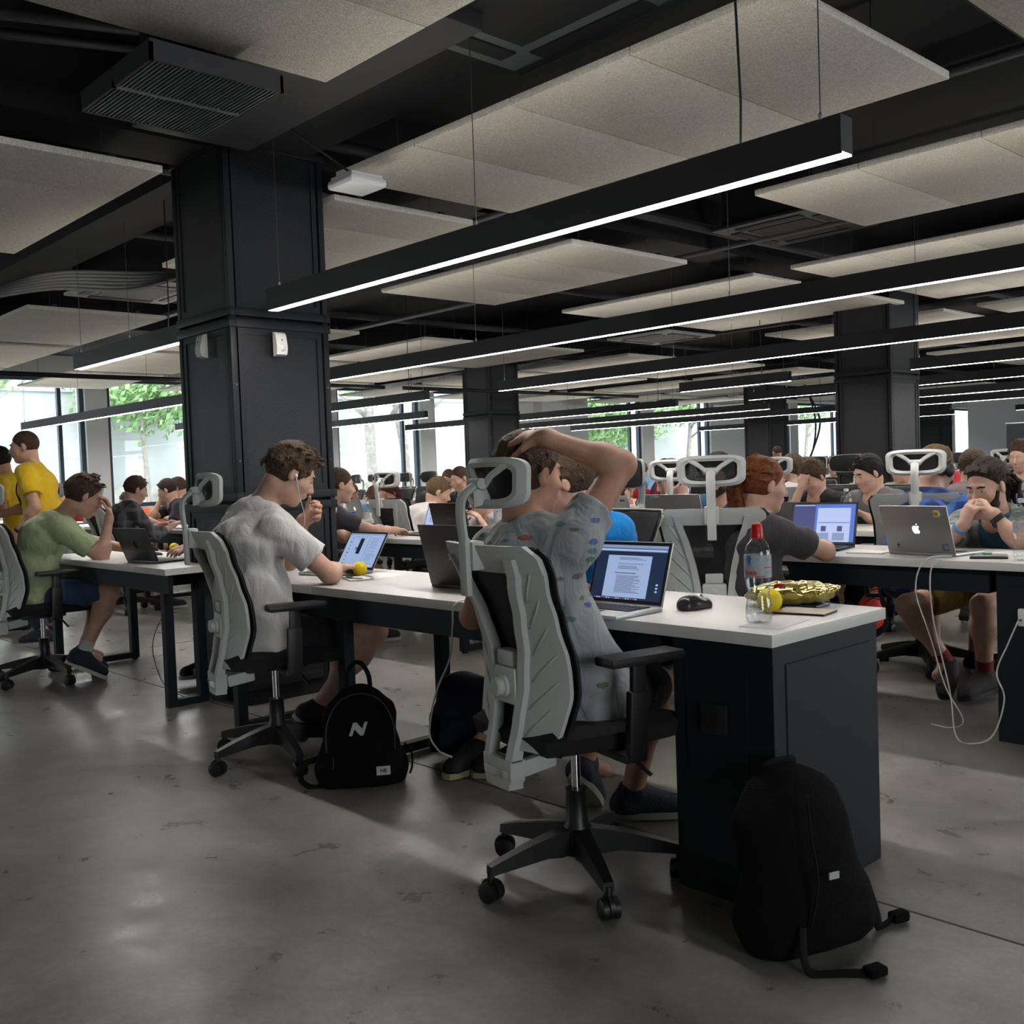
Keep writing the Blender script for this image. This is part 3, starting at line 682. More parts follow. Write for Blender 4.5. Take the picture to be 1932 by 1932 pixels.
def make_chair(label, group=None, shell=None):
    sh = shell or M_shell
    t = thing('office_chair', label, 'chair', (0, 0, 0), 0, group)
    # five star base
    hub = MB().lathe([(.0, .075), (.045, .075), (.05, .10), (.045, .15), (.033, .17), (.030, .26), (.033, .265), (.0, .265)], 20)
    hub.build('hub', M_base, t, smooth=True)
    MB().lathe([(.014, .25), (.014, .41)], 14).build('gas_lift', M_chrome, t, smooth=True)
    for k in range(5):
        a = PI/2+.593+k*2*PI/5; c, s_ = math.cos(a), math.sin(a)
        mb = MB(); n = 7; vs = []; fs = []
        for i in range(n):
            u = i/(n-1); r = .03+.268*u; w = .030-.013*u; zt = .155-.055*u**1.4; zb = .095-.0*u+(-.01 if u < .3 else .0)-.02*u
            for (q, z) in ((-w, zb), (-w*.8, zt), (w*.8, zt), (w, zb)): vs.append((c*r-s_*q, s_*r+c*q, z))
        for i in range(n-1):
            for j in range(4): fs.append((i*4+j, i*4+(j+1) % 4, (i+1)*4+(j+1) % 4, (i+1)*4+j))
        fs += [(3, 2, 1, 0), tuple((n-1)*4+j for j in range(4))]
        mb.add(vs, fs); leg = mb.build('base_arm', M_base, t, smooth=True)
        cb = MB(); cx, cy_ = c*.293, s_*.293; ca = a+.9+k*1.3
        cb.tube([(cx, cy_, .05), (cx, cy_, .088)], .011, 8)
        for sgn in (-1, 1):
            ax = Vector((math.cos(ca), math.sin(ca), 0)); p = Vector((cx, cy_, .029))
            cb.tube([p+ax*sgn*.006, p+ax*sgn*.009, p+ax*sgn*.024, p+ax*sgn*.027], [.025, .029, .029, .024], 18)
        cb.tube([Vector((cx, cy_, .034))-ax*.007, Vector((cx, cy_, .034))+ax*.007], .033, 14)
        cb.build('caster', M_base, t, smooth=True)
    # mechanism, lever, seat
    MB().box(-.08, .08, -.14, .12, .395, .43, bev=.012).box(-.035, .035, -.25, -.10, .37, .415, bev=.01).build('mechanism', M_base, t, smooth=True)
    MB().tube(smooth_path([(.06, .03, .41), (.16, .05, .40), (.23, .06, .37), (.26, .07, .35)], 4), .006, 8).build('lever', M_base, t, smooth='all')
    se = MB(); n, m = 16, 14; vs = []
    for layer in (0, 1):
        for i in range(m+1):
            v = i/m; y = -.23+.49*v
            for k in range(n+1):
                u = k/n*2-1; half = .245*(1-.12*abs(2*v-1)**3)*(1-.10*(1-v)); ed = max(abs(u), abs(2*v-1))
                z = (.492-.022*u*u*0+.012*u*u-.035*max(0, v-.75)*3*(v-.75)*2-.028*max(0, ed-.8)/.2*max(0, ed-.8)/.2) if layer else .432
                vs.append((u*half*(1 if layer else .96), y if layer else .01+(y-.01)*.96, z))
    q = n+1; T = (m+1)*q; fs = []
    for i in range(m):
        for k in range(n): a = i*q+k; fs += [(a, a+q, a+q+1, a+1), (T+a, T+a+1, T+a+q+1, T+a+q)]
    for k in range(n): fs += [(k, k+1, T+k+1, T+k), (m*q+k, T+m*q+k, T+m*q+k+1, m*q+k+1)]
    for i in range(m): fs += [(i*q, T+i*q, T+(i+1)*q, (i+1)*q), (i*q+n, (i+1)*q+n, T+(i+1)*q+n, T+i*q+n)]
    se.add(vs, fs); se.build('seat', M_seat, t, smooth=True)
    # armrests
    for sx in (-1, 1):
        ar = MB(); ar.bar((sx*.10, .0, .42), (sx*.285, .0, .415), .07, .025, bev=.006)
        ar.bar((sx*.283, .0, .405), (sx*.292, .005, .60), .028, .062, up=(0, 1, 0), bev=.01).bar((sx*.291, .005, .55), (sx*.293, .008, .672), .020, .046, up=(0, 1, 0), bev=.008)
        a_o = ar.build('armrest_post', M_base, t, smooth=True)
        MB().box(sx*.29-.043, sx*.29+.043, -.105, .145, .672, .700, bev=.012).build('armrest_pad', M_blackp, t, smooth=True)
    # backrest: spine frame, wings with raised ribs, mesh
    f = MB()
    for sx in (-1, 1):
        strip(f, zr(.40, .965, 22), lambda z: sx*max(.0, lerp_tab(W_in, z)-.030), lambda z: sx*lerp_tab(W_in, z), -.030, .004, 2)
    strip(f, zr(.322, .405, 6), lambda z: -lerp_tab(W_in, z)*(1 if z > .34 else .86), lambda z: lerp_tab(W_in, z)*(1 if z > .34 else .86), -.034, .012, 6)
    f.bar((0, -.215, .37), (0, -.10, .385), .11, .05, bev=.012)
    fo = f.build('spine_frame', sh, t, smooth=True)
    w = MB()
    wo = lambda z: lerp_tab(W_out, z)
    for sx in (-1, 1):
        strip(w, zr(.435, .93, 26), lambda z: sx*(lerp_tab(W_in, z)-.004), lambda z: sx*wo(z), -.012, .0, 6)
    strip(w, [.925, .935, .945, .955, .965, .975, .985, .992, .998, 1.0], lambda z: -(wo(z)-.0*z), lambda z: wo(z), -.016, .0, 18)
    wob = w.build('back_shell', sh, t, smooth=True)
    rb = MB()
    for sx in (-1, 1):
        for k in range(6):
            z0 = .47+.075*k; xi = lerp_tab(W_in, z0)+.012; z1 = z0+.085; xo = min(wo(z1), wo(z0))-.022
            if z1 > .95: z1 = .95
            pts = [surf(sx*(xi+(xo-xi)*u), z0+(z1-z0)*u, -.0135) for u in (0, .25, .5, .75, 1)]
            rb.tube(pts, [.0015, .003, .003, .003, .0015], 6)
    rb.build('ribs', sh, wob, smooth='all')
    mb = MB(); strip(mb, zr(.43, .985, 24), lambda z: -(wo(z)+.004), lambda z: wo(z)+.004, .018, .022, 10)
    mb.build('back_mesh', M_cmesh, t, smooth='all')
    ed = MB()
    for sx in (-1, 1): ed.tube([surf(sx*(wo(z)+.003), z, .012) for z in zr(.43, .99, 22)], [(.004, .012)]*23, 6)
    ed.tube([surf(x, .992, .012) for x in zr(-.215, .215, 12)], .006, 6); ed.tube([surf(x, .435, .012) for x in zr(-.19, .19, 12)], .008, 6)
    ed.build('mesh_rim', M_base, t, smooth='all')
    # lumbar knob block and chrome band
    kb = MB(); yb = back_y(.60)
    kb.box(-.055, .055, yb-.035, yb+.015, .55, .655, bev=.012).box(-.04, .04, yb-.03, yb+.01, .655, .70, bev=.008)
    kb.lathe([(.032, 0), (.032, .012), (.026, .014), (.026, .03), (.022, .034), (0, .034)], 22, M=Matrix.Translation((0, yb-.033, .60)) @ Matrix.Rotation(PI/2, 4, 'X'))
    kb.build('lumbar_knob', sh, t, smooth=True)
    cb = MB(); strip(cb, [.355, .377], lambda z: -.062, lambda z: .062, -.037, -.033, 6); cb.build('chrome_band', M_chrome, t, smooth=True)
    # headrest on its post
    y0 = back_y(.97); hp = MB()
    hp.box(-.032, .032, y0-.034, y0+.006, .93, 1.01, bev=.008)
    hp.bar((0, y0-.038, .86), (0, y0-.04, 1.02), .040, .018, up=(0, 1, 0), bev=.006)
    hp.tube(smooth_path([(0, y0-.04, 1.0), (0, y0-.048, 1.08), (0, y0-.040, 1.13), (0, y0+.005, 1.165)], 6), [(.011, .021)]*19, 10)
    hp.tube([(-.03, y0+.005, 1.165), (.03, y0+.005, 1.165)], .015, 12)
    hp.build('headrest_post', sh, t, smooth=True)
    # headrest frame: rounded loop, curved around the head, with a Y shaped bracket
    def hs(x, z, off=0.): return Vector((x, y0+.03+off+1.9*x*x+.15*(z-1.16)*(z-1.16), z))
    loop = []; n = 60; cz = 1.165
    for k in range(n):
        a = 2*PI*k/n; ca, sa = math.cos(a), math.sin(a); e = .5
        x = .152*math.copysign(abs(ca)**e, ca); z = .070*math.copysign(abs(sa)**e, sa)
        x *= 1+.10*(sa > 0)*sa; loop.append((x, z))
    hf = MB(); vs = []; fs = []
    for (x, z) in loop:
        L_ = 1-.030/max(.03, math.hypot(x, z)); wi = .27 if abs(x) > .1 else .33
        xi, zi = x*(1-.25), z*(1-.37)
        vs += [hs(x, cz+z, -.004), hs((x+xi)/2, cz+(z+zi)/2, -.014), hs(xi, cz+zi, -.006), hs(xi, cz+zi, .008), hs(x, cz+z, .010)]
    for k in range(n):
        for j in range(5):
            a, b = k*5+j, k*5+(j+1) % 5; c, d_ = ((k+1) % n)*5+(j+1) % 5, ((k+1) % n)*5+j; fs.append((a, b, c, d_))
    hf.add(vs, fs)
    for sx in (-1, 1): hf.tube([hs(sx*.012, 1.155, -.012), hs(sx*.045, cz+.02, -.010), hs(sx*.098, cz+.054, -.004)], [(.009, .012), (.008, .010), (.008, .012)], 8)
    hf.tube([hs(0, cz-.058, -.006), hs(0, cz-.02, -.014), hs(0, cz+.005, -.014)], [(.03, .008), (.022, .008), (.016, .010)], 8)
    hf.build('headrest_frame', sh, t, smooth=True)
    hm = MB(); vs = []; nn, mm = 14, 8
    for (off) in (.012, .016):
        for i in range(mm+1):
            for k in range(nn+1):
                u = k/nn*2-1; v = i/mm*2-1; x = .150*u*math.sqrt(1-.35*v*v*.6); z = .066*v*math.sqrt(1-.5*u*u*.6); vs.append(hs(x, cz+z, off+.008*(1-u*u)*(1-v*v)))
    q = nn+1; T = q*(mm+1); fs = []
    for i in range(mm):
        for k in range(nn): a = i*q+k; fs += [(a, a+q, a+q+1, a+1), (T+a, T+a+1, T+a+q+1, T+a+q)]
    hm.add(vs, fs); hm.build('headrest_mesh', M_cmesh, t, smooth='all')
    return t
# ================================================================== people: smooth signed distance fields turned into one surface
F32 = np.float32
class Field:
    def __init__(s, lo, hi, h):
        s.h = h; s.lo = np.array(lo, float); n = np.ceil((np.array(hi)-s.lo)/h).astype(int)+1
        s.ax = [(s.lo[i]+h*np.arange(n[i])).astype(F32) for i in range(3)]
        s.D = np.full(tuple(n), .5, F32)
    def sub(s, lo, hi):
        sl = []
        for i in range(3):
            a = int(max(0, math.floor((lo[i]-s.lo[i])/s.h))); b = int(min(len(s.ax[i]), math.ceil((hi[i]-s.lo[i])/s.h)+1))
            if b <= a: return None
            sl.append(slice(a, b))
        X = s.ax[0][sl[0]][:, None, None]; Y = s.ax[1][sl[1]][None, :, None]; Z = s.ax[2][sl[2]][None, None, :]
        return tuple(sl), X, Y, Z
    def put(s, sl, d, k, op):
        A = s.D[sl]
        if op == 'sub': d = -d; kk = -1
        if op == 'add':
            if k > 0:
                h = np.maximum(k-np.abs(A-d), 0)/k; s.D[sl] = np.minimum(A, d)-h*h*k*.25
            else: s.D[sl] = np.minimum(A, d)
        else:
            if k > 0:
                h = np.maximum(k-np.abs(A-d), 0)/k; s.D[sl] = np.maximum(A, d)+h*h*k*.25
            else: s.D[sl] = np.maximum(A, d)
    def cone(s, a, b, ra, rb, k=.02, lat=None, ls=1., clip=None, op='add'):
        a = np.array(a, float); b = np.array(b, float); m = max(ra, rb)*max(1, ls)+k+.02
        g = s.sub(np.minimum(a, b)-m, np.maximum(a, b)+m)
        if g is None: return
        sl, X, Y, Z = g; x, y, z = X-F32(a[0]), Y-F32(a[1]), Z-F32(a[2]); ba = b-a
        if lat is not None and ls != 1:
            lat = np.array(lat, float); lat = lat/np.linalg.norm(lat); q = (x*F32(lat[0])+y*F32(lat[1])+z*F32(lat[2]))*F32(1/ls-1)
            x = x+q*F32(lat[0]); y = y+q*F32(lat[1]); z = z+q*F32(lat[2]); ba = ba+lat*(ba@lat)*(1/ls-1)
        L2 = float(ba@ba)+1e-9
        t = np.clip((x*F32(ba[0])+y*F32(ba[1])+z*F32(ba[2]))/F32(L2), 0, 1)
        d = np.sqrt((x-t*F32(ba[0]))**2+(y-t*F32(ba[1]))**2+(z-t*F32(ba[2]))**2)-(F32(ra)+F32(rb-ra)*t)
        if clip is not None:
            for p, n in clip:
                n = np.array(n, float); n = n/np.linalg.norm(n)
                d = np.maximum(d, (X-F32(p[0]))*F32(n[0])+(Y-F32(p[1]))*F32(n[1])+(Z-F32(p[2]))*F32(n[2]))
        s.put(sl, d, k, op)
    def ell(s, c, r, R=None, k=.02, op='add', clip=None):
        c = np.array(c, float); m = max(r)+k+.02
        g = s.sub(c-m, c+m)
        if g is None: return
        sl, X, Y, Z = g; x, y, z = X-F32(c[0]), Y-F32(c[1]), Z-F32(c[2])
        if R is not None:
            R = np.array(R, float); x, y, z = [x*F32(R[0][i])+y*F32(R[1][i])+z*F32(R[2][i]) for i in range(3)]
        k0 = np.sqrt((x/F32(r[0]))**2+(y/F32(r[1]))**2+(z/F32(r[2]))**2)+1e-6
        k1 = np.sqrt((x/F32(r[0]**2))**2+(y/F32(r[1]**2))**2+(z/F32(r[2]**2))**2)+1e-6
        d = k0*(k0-1)/k1
        if clip is not None:
            for p, n in clip:      # clip planes given in the ellipsoid's own frame, relative to its centre
                n = np.array(n, float); n = n/np.linalg.norm(n); d = np.maximum(d, (x-F32(p[0]))*F32(n[0])+(y-F32(p[1]))*F32(n[1])+(z-F32(p[2]))*F32(n[2]))
        s.put(sl, d, k, op)
    def plane(s, p, n):
        n = np.array(n, float); n = n/np.linalg.norm(n)
        d = (s.ax[0][:, None, None]-F32(p[0]))*F32(n[0])+(s.ax[1][None, :, None]-F32(p[1]))*F32(n[1])+(s.ax[2][None, None, :]-F32(p[2]))*F32(n[2])
        s.D = np.maximum(s.D, d)
    def wrinkle(s, amp, fr, seed=0):
        rs = np.random.RandomState(seed); X, Y, Z = s.ax[0][:, None, None], s.ax[1][None, :, None], s.ax[2][None, None, :]
        w = 0
        for i in range(4):
            v = rs.normal(size=3); v /= np.linalg.norm(v); v *= fr*(1+.7*i); u = rs.normal(size=3)*fr*.6
            w = w+np.sin(X*F32(v[0])+Y*F32(v[1])+Z*F32(v[2])+F32(rs.rand()*6)+1.6*np.sin(X*F32(u[0])+Y*F32(u[1])+Z*F32(u[2])))/(1+.6*i)
        s.D += F32(amp)*w*(np.abs(s.D) < .03)
    def mesh(s, name, smooth=1):
        D = s.D; D[0] = D[-1] = .5; D[:, 0] = D[:, -1] = .5; D[:, :, 0] = D[:, :, -1] = .5
        I = D < 0; nx, ny, nz = D.shape
        c = I[:-1, :-1, :-1].astype(np.int8)
        for dx in (0, 1):
            for dy in (0, 1):
                for dz in (0, 1):
                    if dx+dy+dz: c = c+I[dx:nx-1+dx, dy:ny-1+dy, dz:nz-1+dz]
        act = (c > 0) & (c < 8); idx = np.argwhere(act); n = len(idx)
        if n == 0: return None
        vid = np.full(act.shape, -1, np.int32); vid[act] = np.arange(n)
        P = np.zeros((n, 3)); cnt = np.zeros(n); co = [(a, b, e) for a in (0, 1) for b in (0, 1) for e in (0, 1)]
        val = {o: D[idx[:, 0]+o[0], idx[:, 1]+o[1], idx[:, 2]+o[2]] for o in co}
        for o in co:
            for ax in range(3):
                if o[ax] == 0:
                    q = list(o); q[ax] = 1; q = tuple(q); v0, v1 = val[o], val[q]; m = (v0 < 0) != (v1 < 0)
                    t = np.where(m, v0/(v0-v1+1e-12), 0)
                    for j in range(3): P[:, j] += np.where(m, (o[j]+(t if j == ax else 0)), 0)
                    cnt += m
        P = s.lo+(idx+P/np.maximum(cnt, 1)[:, None])*s.h
        fs = []
        for ax in range(3):
            sl0 = [slice(1, -1)]*3; sl0[ax] = slice(0, -1); sl1 = list(sl0); sl1[ax] = slice(1, None)
            A = I[tuple(sl0)]; B = I[tuple(sl1)]; cr = np.argwhere(A != B)
            off = np.array([1, 1, 1]); off[ax] = 0; e = cr+off
            flip = A[tuple(cr.T)]
            u, v = (ax+1) % 3, (ax+2) % 3
            def cell(du, dv):
                q = e.copy(); q[:, u] -= du; q[:, v] -= dv; return vid[q[:, 0], q[:, 1], q[:, 2]]
            Q = np.stack([cell(1, 1), cell(0, 1), cell(0, 0), cell(1, 0)], 1)
            Q[~flip] = Q[~flip][:, ::-1]; fs.append(Q)
        Fc = np.concatenate(fs); Fc = Fc[(Fc >= 0).all(1)]
        # light smoothing of the surface
        E = np.concatenate([Fc[:, [0, 1]], Fc[:, [1, 2]], Fc[:, [2, 3]], Fc[:, [3, 0]]])
        for _ in range(smooth):
            acc = np.zeros_like(P); ct = np.zeros(n)
            for a, b in ((0, 1), (1, 0)):
                for j in range(3): acc[:, j] += np.bincount(E[:, a], P[E[:, b], j], n)
                ct += np.bincount(E[:, a], minlength=n)
            P = P*.5+.5*acc/np.maximum(ct, 1)[:, None]
        me = bpy.data.meshes.new(name)
        me.vertices.add(n); me.vertices.foreach_set('co', P.astype(F32).ravel())
        m = len(Fc); me.loops.add(m*4); me.loops.foreach_set('vertex_index', Fc.astype(np.int32).ravel())
        me.polygons.add(m); me.polygons.foreach_set('loop_start', np.arange(0, m*4, 4, dtype=np.int32))
        me.polygons.foreach_set('use_smooth', np.ones(m, bool)); me.update(calc_edges=True); me.validate()
        return me
    def build(s, name, m, parent, smooth=1):
        me = s.mesh(name, smooth)
        if me is None: return None
        me.materials.append(m); o = bpy.data.objects.new(name, me); COL.objects.link(o); o.parent = parent; return o

V = lambda *a: np.array(a, float)
def nrm(v): return v/(np.linalg.norm(v)+1e-9)
def ik(S_, T, l1, l2, hint):
    """joint position between S_ and T; T is pulled in when out of reach"""
    d = T-S_; L_ = np.linalg.norm(d)
    if L_ > (l1+l2)*.995: T = S_+d/L_*(l1+l2)*.995; d = T-S_; L_ = np.linalg.norm(d)
    if L_ < abs(l1-l2)+.02: L_ = abs(l1-l2)+.02
    a = (l1*l1-l2*l2+L_*L_)/(2*L_); h = math.sqrt(max(0, l1*l1-a*a)); u = nrm(d); hv = hint-u*(hint@u)
    return S_+u*a+nrm(hv)*h, T
def rotm(yaw, pitch, roll=0.):
    """head frame: columns right, forward, up; yaw to the left, pitch down, roll to the right, degrees"""
    y, p, r = [math.radians(q) for q in (yaw, pitch, roll)]
    return np.array((Matrix.Rotation(y, 3, 'Z') @ Matrix.Rotation(-p, 3, 'X') @ Matrix.Rotation(r, 3, 'Y')))
SKIN = {}
def skin(tone):
    return mat('skin_%d' % tone, [(.48, .27, .18), (.40, .21, .135), (.55, .33, .24), (.33, .17, .11)][tone], .5, var=.10, vscale=25, bump=.12, bscale=140)
def folds(m, st=.75):
    nt = m.node_tree; N = nt.nodes; L = nt.links; b = N['Principled BSDF']; tc = N.new('ShaderNodeTexCoord'); mp = N.new('ShaderNodeMapping'); mp.inputs['Scale'].default_value = (13, 13, 6); mp.inputs['Rotation'].default_value = (.5, .7, .2); L.new(tc.outputs['Object'], mp.inputs[0])
    f = N.new('ShaderNodeTexNoise'); f.inputs['Scale'].default_value = 1; f.inputs['Detail'].default_value = 2.5; f.inputs['Distortion'].default_value = 1.6; L.new(mp.outputs[0], f.inputs['Vector'])
    b1 = N.new('ShaderNodeBump'); b1.inputs['Strength'].default_value = st; b1.inputs['Distance'].default_value = .035; L.new(f.outputs['Fac'], b1.inputs['Height']); L.new(b1.outputs['Normal'], b.inputs['Normal']); return m
def cloth(name, c, rough=.9, var=.06, **k):
    m = mat(name, c, rough, var=var, vscale=7, sheen=.12, **k); nt = m.node_tree; N = nt.nodes; L = nt.links; b = N['Principled BSDF']
    if b.inputs['Normal'].is_linked: return m
    tc = N.new('ShaderNodeTexCoord'); mp = N.new('ShaderNodeMapping'); mp.inputs['Scale'].default_value = (13, 13, 6); mp.inputs['Rotation'].default_value = (.5, .7, .2); L.new(tc.outputs['Object'], mp.inputs[0])
    f = N.new('ShaderNodeTexNoise'); f.inputs['Scale'].default_value = 1; f.inputs['Detail'].default_value = 2.5; f.inputs['Distortion'].default_value = 1.6; L.new(mp.outputs[0], f.inputs['Vector'])
    w = N.new('ShaderNodeTexNoise'); w.inputs['Scale'].default_value = 260; L.new(tc.outputs['Object'], w.inputs['Vector'])
    b1 = N.new('ShaderNodeBump'); b1.inputs['Strength'].default_value = .40; b1.inputs['Distance'].default_value = .025; L.new(f.outputs['Fac'], b1.inputs['Height'])
    b2 = N.new('ShaderNodeBump'); b2.inputs['Strength'].default_value = .25; b2.inputs['Distance'].default_value = .01; L.new(w.outputs['Fac'], b2.inputs['Height']); L.new(b1.outputs['Normal'], b2.inputs['Normal']); L.new(b2.outputs['Normal'], b.inputs['Normal'])
    return m
def hairm(name, c): return mat(name, c, .62, spec=.3, var=.45, vscale=60, bump=.9, bscale=130)

def hand(Fd, w, d, n, side, curl=.5, spread=1., rmin=.0):
    d = nrm(d); n = nrm(n-d*(n@d)); s_ = np.cross(d, n)*side     # s_ points to the thumb side
    R = lambda r: max(r, rmin)
    Fd.cone(w-d*.01, w+d*.03, R(.023), R(.019), .02, lat=s_, ls=1.25)
    Fd.cone(w+d*.03+s_*.004, w+d*.078, R(.014), R(.0135), .015, lat=s_, ls=2.6)
    for i, (o, L_) in enumerate(((.031, .070), (.011, .080), (-.010, .074), (-.029, .058))):
        p = w+d*(.080-.006*abs(i-1))+s_*o; a = math.radians(8)+curl*.55; sp = s_*(o*.9*spread)
        for j, (f, r) in enumerate(((.46, .0104), (.30, .0096), (.24, .0086))):
            dd = nrm(d*math.cos(a)+n*math.sin(a)+sp*4*(1-curl*.6)); q = p+dd*L_*f*1.05
            Fd.cone(p, q, R(r), R(r*.9), .004); p = q; a += curl*1.15
    p = w+d*.022+s_*.022; dd = nrm(d*.55+s_*.75+n*.35); q = p+dd*.042; Fd.cone(p, q, R(.0135), R(.0105), .012)
    dd = nrm(d*.9+s_*.15+n*(.3+curl*.5)); r_ = q+dd*.034; Fd.cone(q, r_, R(.0105), R(.0085), .004)
    Fd.cone(r_, r_+nrm(dd+n*.2)*.022, R(.009), R(.0075), .003)

def person(label, x, y, face, P, group=None):
    g = lambda k, d=None: P.get(k, d)
    root = thing('person', label, 'person', (x, y, 0), math.radians(face-90), group)
    # (x, y) on the floor below the hips; local +y is where the body faces
    fa = math.radians(face-90); ca, sa = math.cos(fa), math.sin(fa); sc = g('scale', 1.)
    def loc(p):      # world -> local
        dx, dy = p[0]-x, p[1]-y; return V(dx*ca+dy*sa, -dx*sa+dy*ca, p[2])
    vox = g('vox', .008); rmin = vox*.95; stand = g('stand', False); fem = g('female', False)
    lean, cv, sl = math.radians(g('lean', 10)), math.radians(g('curve', 8)), g('side', 0.)
    hz = g('hip', .93*sc if stand else .565)
    dr = lambda a, s2=1.: nrm(V(sl*s2, math.sin(a), math.cos(a)))
    pel = V(0, 0, hz); wai = pel+.17*sc*dr(lean); che = wai+.18*sc*dr(lean+cv); nb = che+.155*sc*dr(lean+2*cv)
    if 'neck' in P:      # the neck base may be given as a world point: the trunk bends to reach it
        T = loc(P['neck']); wai = pel+(T-pel)*.33+V(0, -.035, .01); che = pel+(T-pel)*.70+V(0, -.045, .02); nb = T
    up3 = nrm(nb-che)
    tw = math.radians(g('twist', 0)); lat = V(math.cos(tw), math.sin(tw), g('tilt', 0.)); lat = nrm(lat)
    HR = rotm(g('hyaw', 0), g('hpitch', 15), g('hroll', 0))
    nk = nb+.085*sc*nrm(up3*.45+V(0, .12, 1)*.6+HR[:, 2]*.3); hc = nk+HR@V(0, .028, .075)*sc
    if 'head' in P: hc = loc(P['head']); nk = hc-HR@V(0, .028, .075)*sc
    sw = g('shoulder', .172 if not fem else .150)*sc; fwd = np.cross(up3, lat); bk = g('shfwd', .02)
    shp = {}
    for s_, nm in ((1, 'R'), (-1, 'L')):
        shp[nm] = nb-up3*.055+lat*s_*sw+fwd*(-bk)*-1+V(0, 0, g('shup'+nm, 0.))
    l1, l2 = .285*sc, .255*sc
    arms = {}
    for s_, nm in ((1, 'R'), (-1, 'L')):
        T = P.get('wr'+nm); T = loc(T) if T is not None else (V(s_*.20, .06, hz-.10) if stand else V(s_*.14, .40, .80))
        h = V(*P.get('el'+nm, (s_*.6, -.3, -1)))
        E_, T = ik(shp[nm], T, l1, l2, h)
        if 'ep'+nm in P: E_ = loc(P['ep'+nm])
        arms[nm] = (shp[nm], E_, T)
    legs = {}
    for s_, nm in ((1, 'R'), (-1, 'L')):
        T = P.get('an'+nm); T = loc(T) if T is not None else (V(s_*.11, .02, .085) if stand else V(s_*.12, .42, .09))
        h = V(*P.get('kn'+nm, (s_*.12, 1, .2) if stand else (s_*.15, .6, 1)))
        K_, T = ik(pel+V(s_*.088, .01, -.03), T, .43*sc, .42*sc, h)
        if 'kp'+nm in P: K_ = loc(P['kp'+nm]); T = loc(P['an'+nm])
        legs[nm] = (pel+V(s_*.088, .01, -.03), K_, T)
    pts = [pel, wai, che, nb, hc+V(0, 0, .12), hc-V(0, 0, .1)]+[q for a in arms.values() for q in a]+[q for a in legs.values() for q in a]
    full = g('legs', True)
    if not full: pts = pts[:6]+[q for a in arms.values() for q in a]
    pts = np.array(pts); lo, hi = pts.min(0)-.17, pts.max(0)+.17; lo[2] = max(lo[2], -.02)
    B = Field(lo, hi, vox)
    fat = g('fat', 1.)
    def torso(Fd, inf=0., k=.05, hem=None):
        Fd.cone(pel, wai, .098*fat*sc+inf, .092*fat*sc+inf, k, lat=lat, ls=1.42)
        Fd.cone(wai, che, .094*fat*sc+inf, .108*fat*sc+inf, k, lat=lat, ls=1.34 if not fem else 1.22)
        Fd.cone(che, nb-up3*.03, .106*sc+inf, .075*sc+inf, k, lat=lat, ls=1.45)
        for nm in 'RL': Fd.cone(nb-up3*.045, shp[nm], .052*sc+inf, .056*sc+inf, .045)
        Fd.cone(che-up3*.02+fwd*.03, che+up3*.04+fwd*.03, .085*sc+inf*.6, .08*sc+inf*.6, .04, lat=lat, ls=1.3)
    torso(B)
    B.cone(nb-V(0, 0, .02), nk+HR@V(0, -.012, .02), .058*sc, .056*sc, .04)
    # head
    H = lambda *p: hc+HR@(V(*p)*sc)
    er = lambda r: [q*sc for q in r]
    B.ell(H(0, -.017, .032), er((.0765, .097, .092)), HR, .02)
    B.ell(H(0, .022, -.030), er((.060, .072, .086)), HR, .03)
    B.cone(H(0, .018, -.070), H(0, .062, -.097), .043*sc, .023*sc, .025, lat=HR[:, 0], ls=1.15)
    if vox < .0105:
        B.cone(H(-.03, .084, .030), H(.03, .084, .030), .009, .009, .018)
        B.cone(H(0, .090, .012), H(0, .110, -.026), .0075, .012, .010); B.ell(H(0, .100, -.031), (.017, .012, .008), HR, .008)
        for s_ in (-1, 1):
            B.ell(H(s_*.040, .055, -.022), (.024, .028, .024), HR, .02)
            B.ell(H(s_*.031, .098, .010), (.017, .017, .013), HR, .014, 'sub'); B.ell(H(s_*.031, .076, .010), (.0135, .0125, .0125), HR, .003)
        B.ell(H(0, .090, -.054), (.025, .013, .007), HR, .006); B.ell(H(0, .087, -.066), (.021, .013, .008), HR, .006)
    for s_ in (-1, 1):
        RE = HR@rotm(s_*-14, 8, 0)
        B.ell(H(s_*.083, -.006, -.002), er((.0095 if vox < .009 else .012, .019, .033)), RE, .008)
        if vox < .009: B.ell(H(s_*.094, .001, -.001), er((.0065, .010, .018)), RE, .004, 'sub')
    # arms and hands
    for nm, s_ in (('R', 1), ('L', -1)):
        Sh, E_, Wt = arms[nm]
        B.cone(Sh, E_, .050*sc, .040*sc, .035); B.cone(E_, Wt, .041*sc, .026*sc, .02, lat=None)
        B.ell(E_+(Wt-E_)*.25, (.043*sc,)*3, None, .03)
        hd = P.get('hd'+nm); fd = nrm(Wt-E_)
        if hd is None: d_, n_, cu = fd, V(0, 0, -1), .35
        else:
            d_, n_, cu = hd; d_ = V(*d_); n_ = V(*n_)
            if g('hworld'): d_ = loc(d_+V(x, y, 0)); n_ = loc(n_+V(x, y, 0))
        hand(B, Wt, d_, n_, s_, cu, 1., rmin if rmin > .0085 else .0)
    if full:
        for nm in 'RL':
            h_, K_, A_ = legs[nm]
            B.cone(h_, K_, .082*sc, .054*sc, .05); B.cone(K_, A_, .053*sc, .036*sc, .03)
            bk_ = nrm(np.cross(np.cross(K_-h_, A_-K_), A_-K_)); B.ell(K_+(A_-K_)*.30-bk_*0+nrm(K_-h_)*0, (.056*sc,)*3, None, .06)
            B.cone(A_, A_+V(0, .09, -.04), .035, .028, .02)
    bo = B.build('body', skin(g('skin', 0)), root, 2 if vox < .007 else 1)
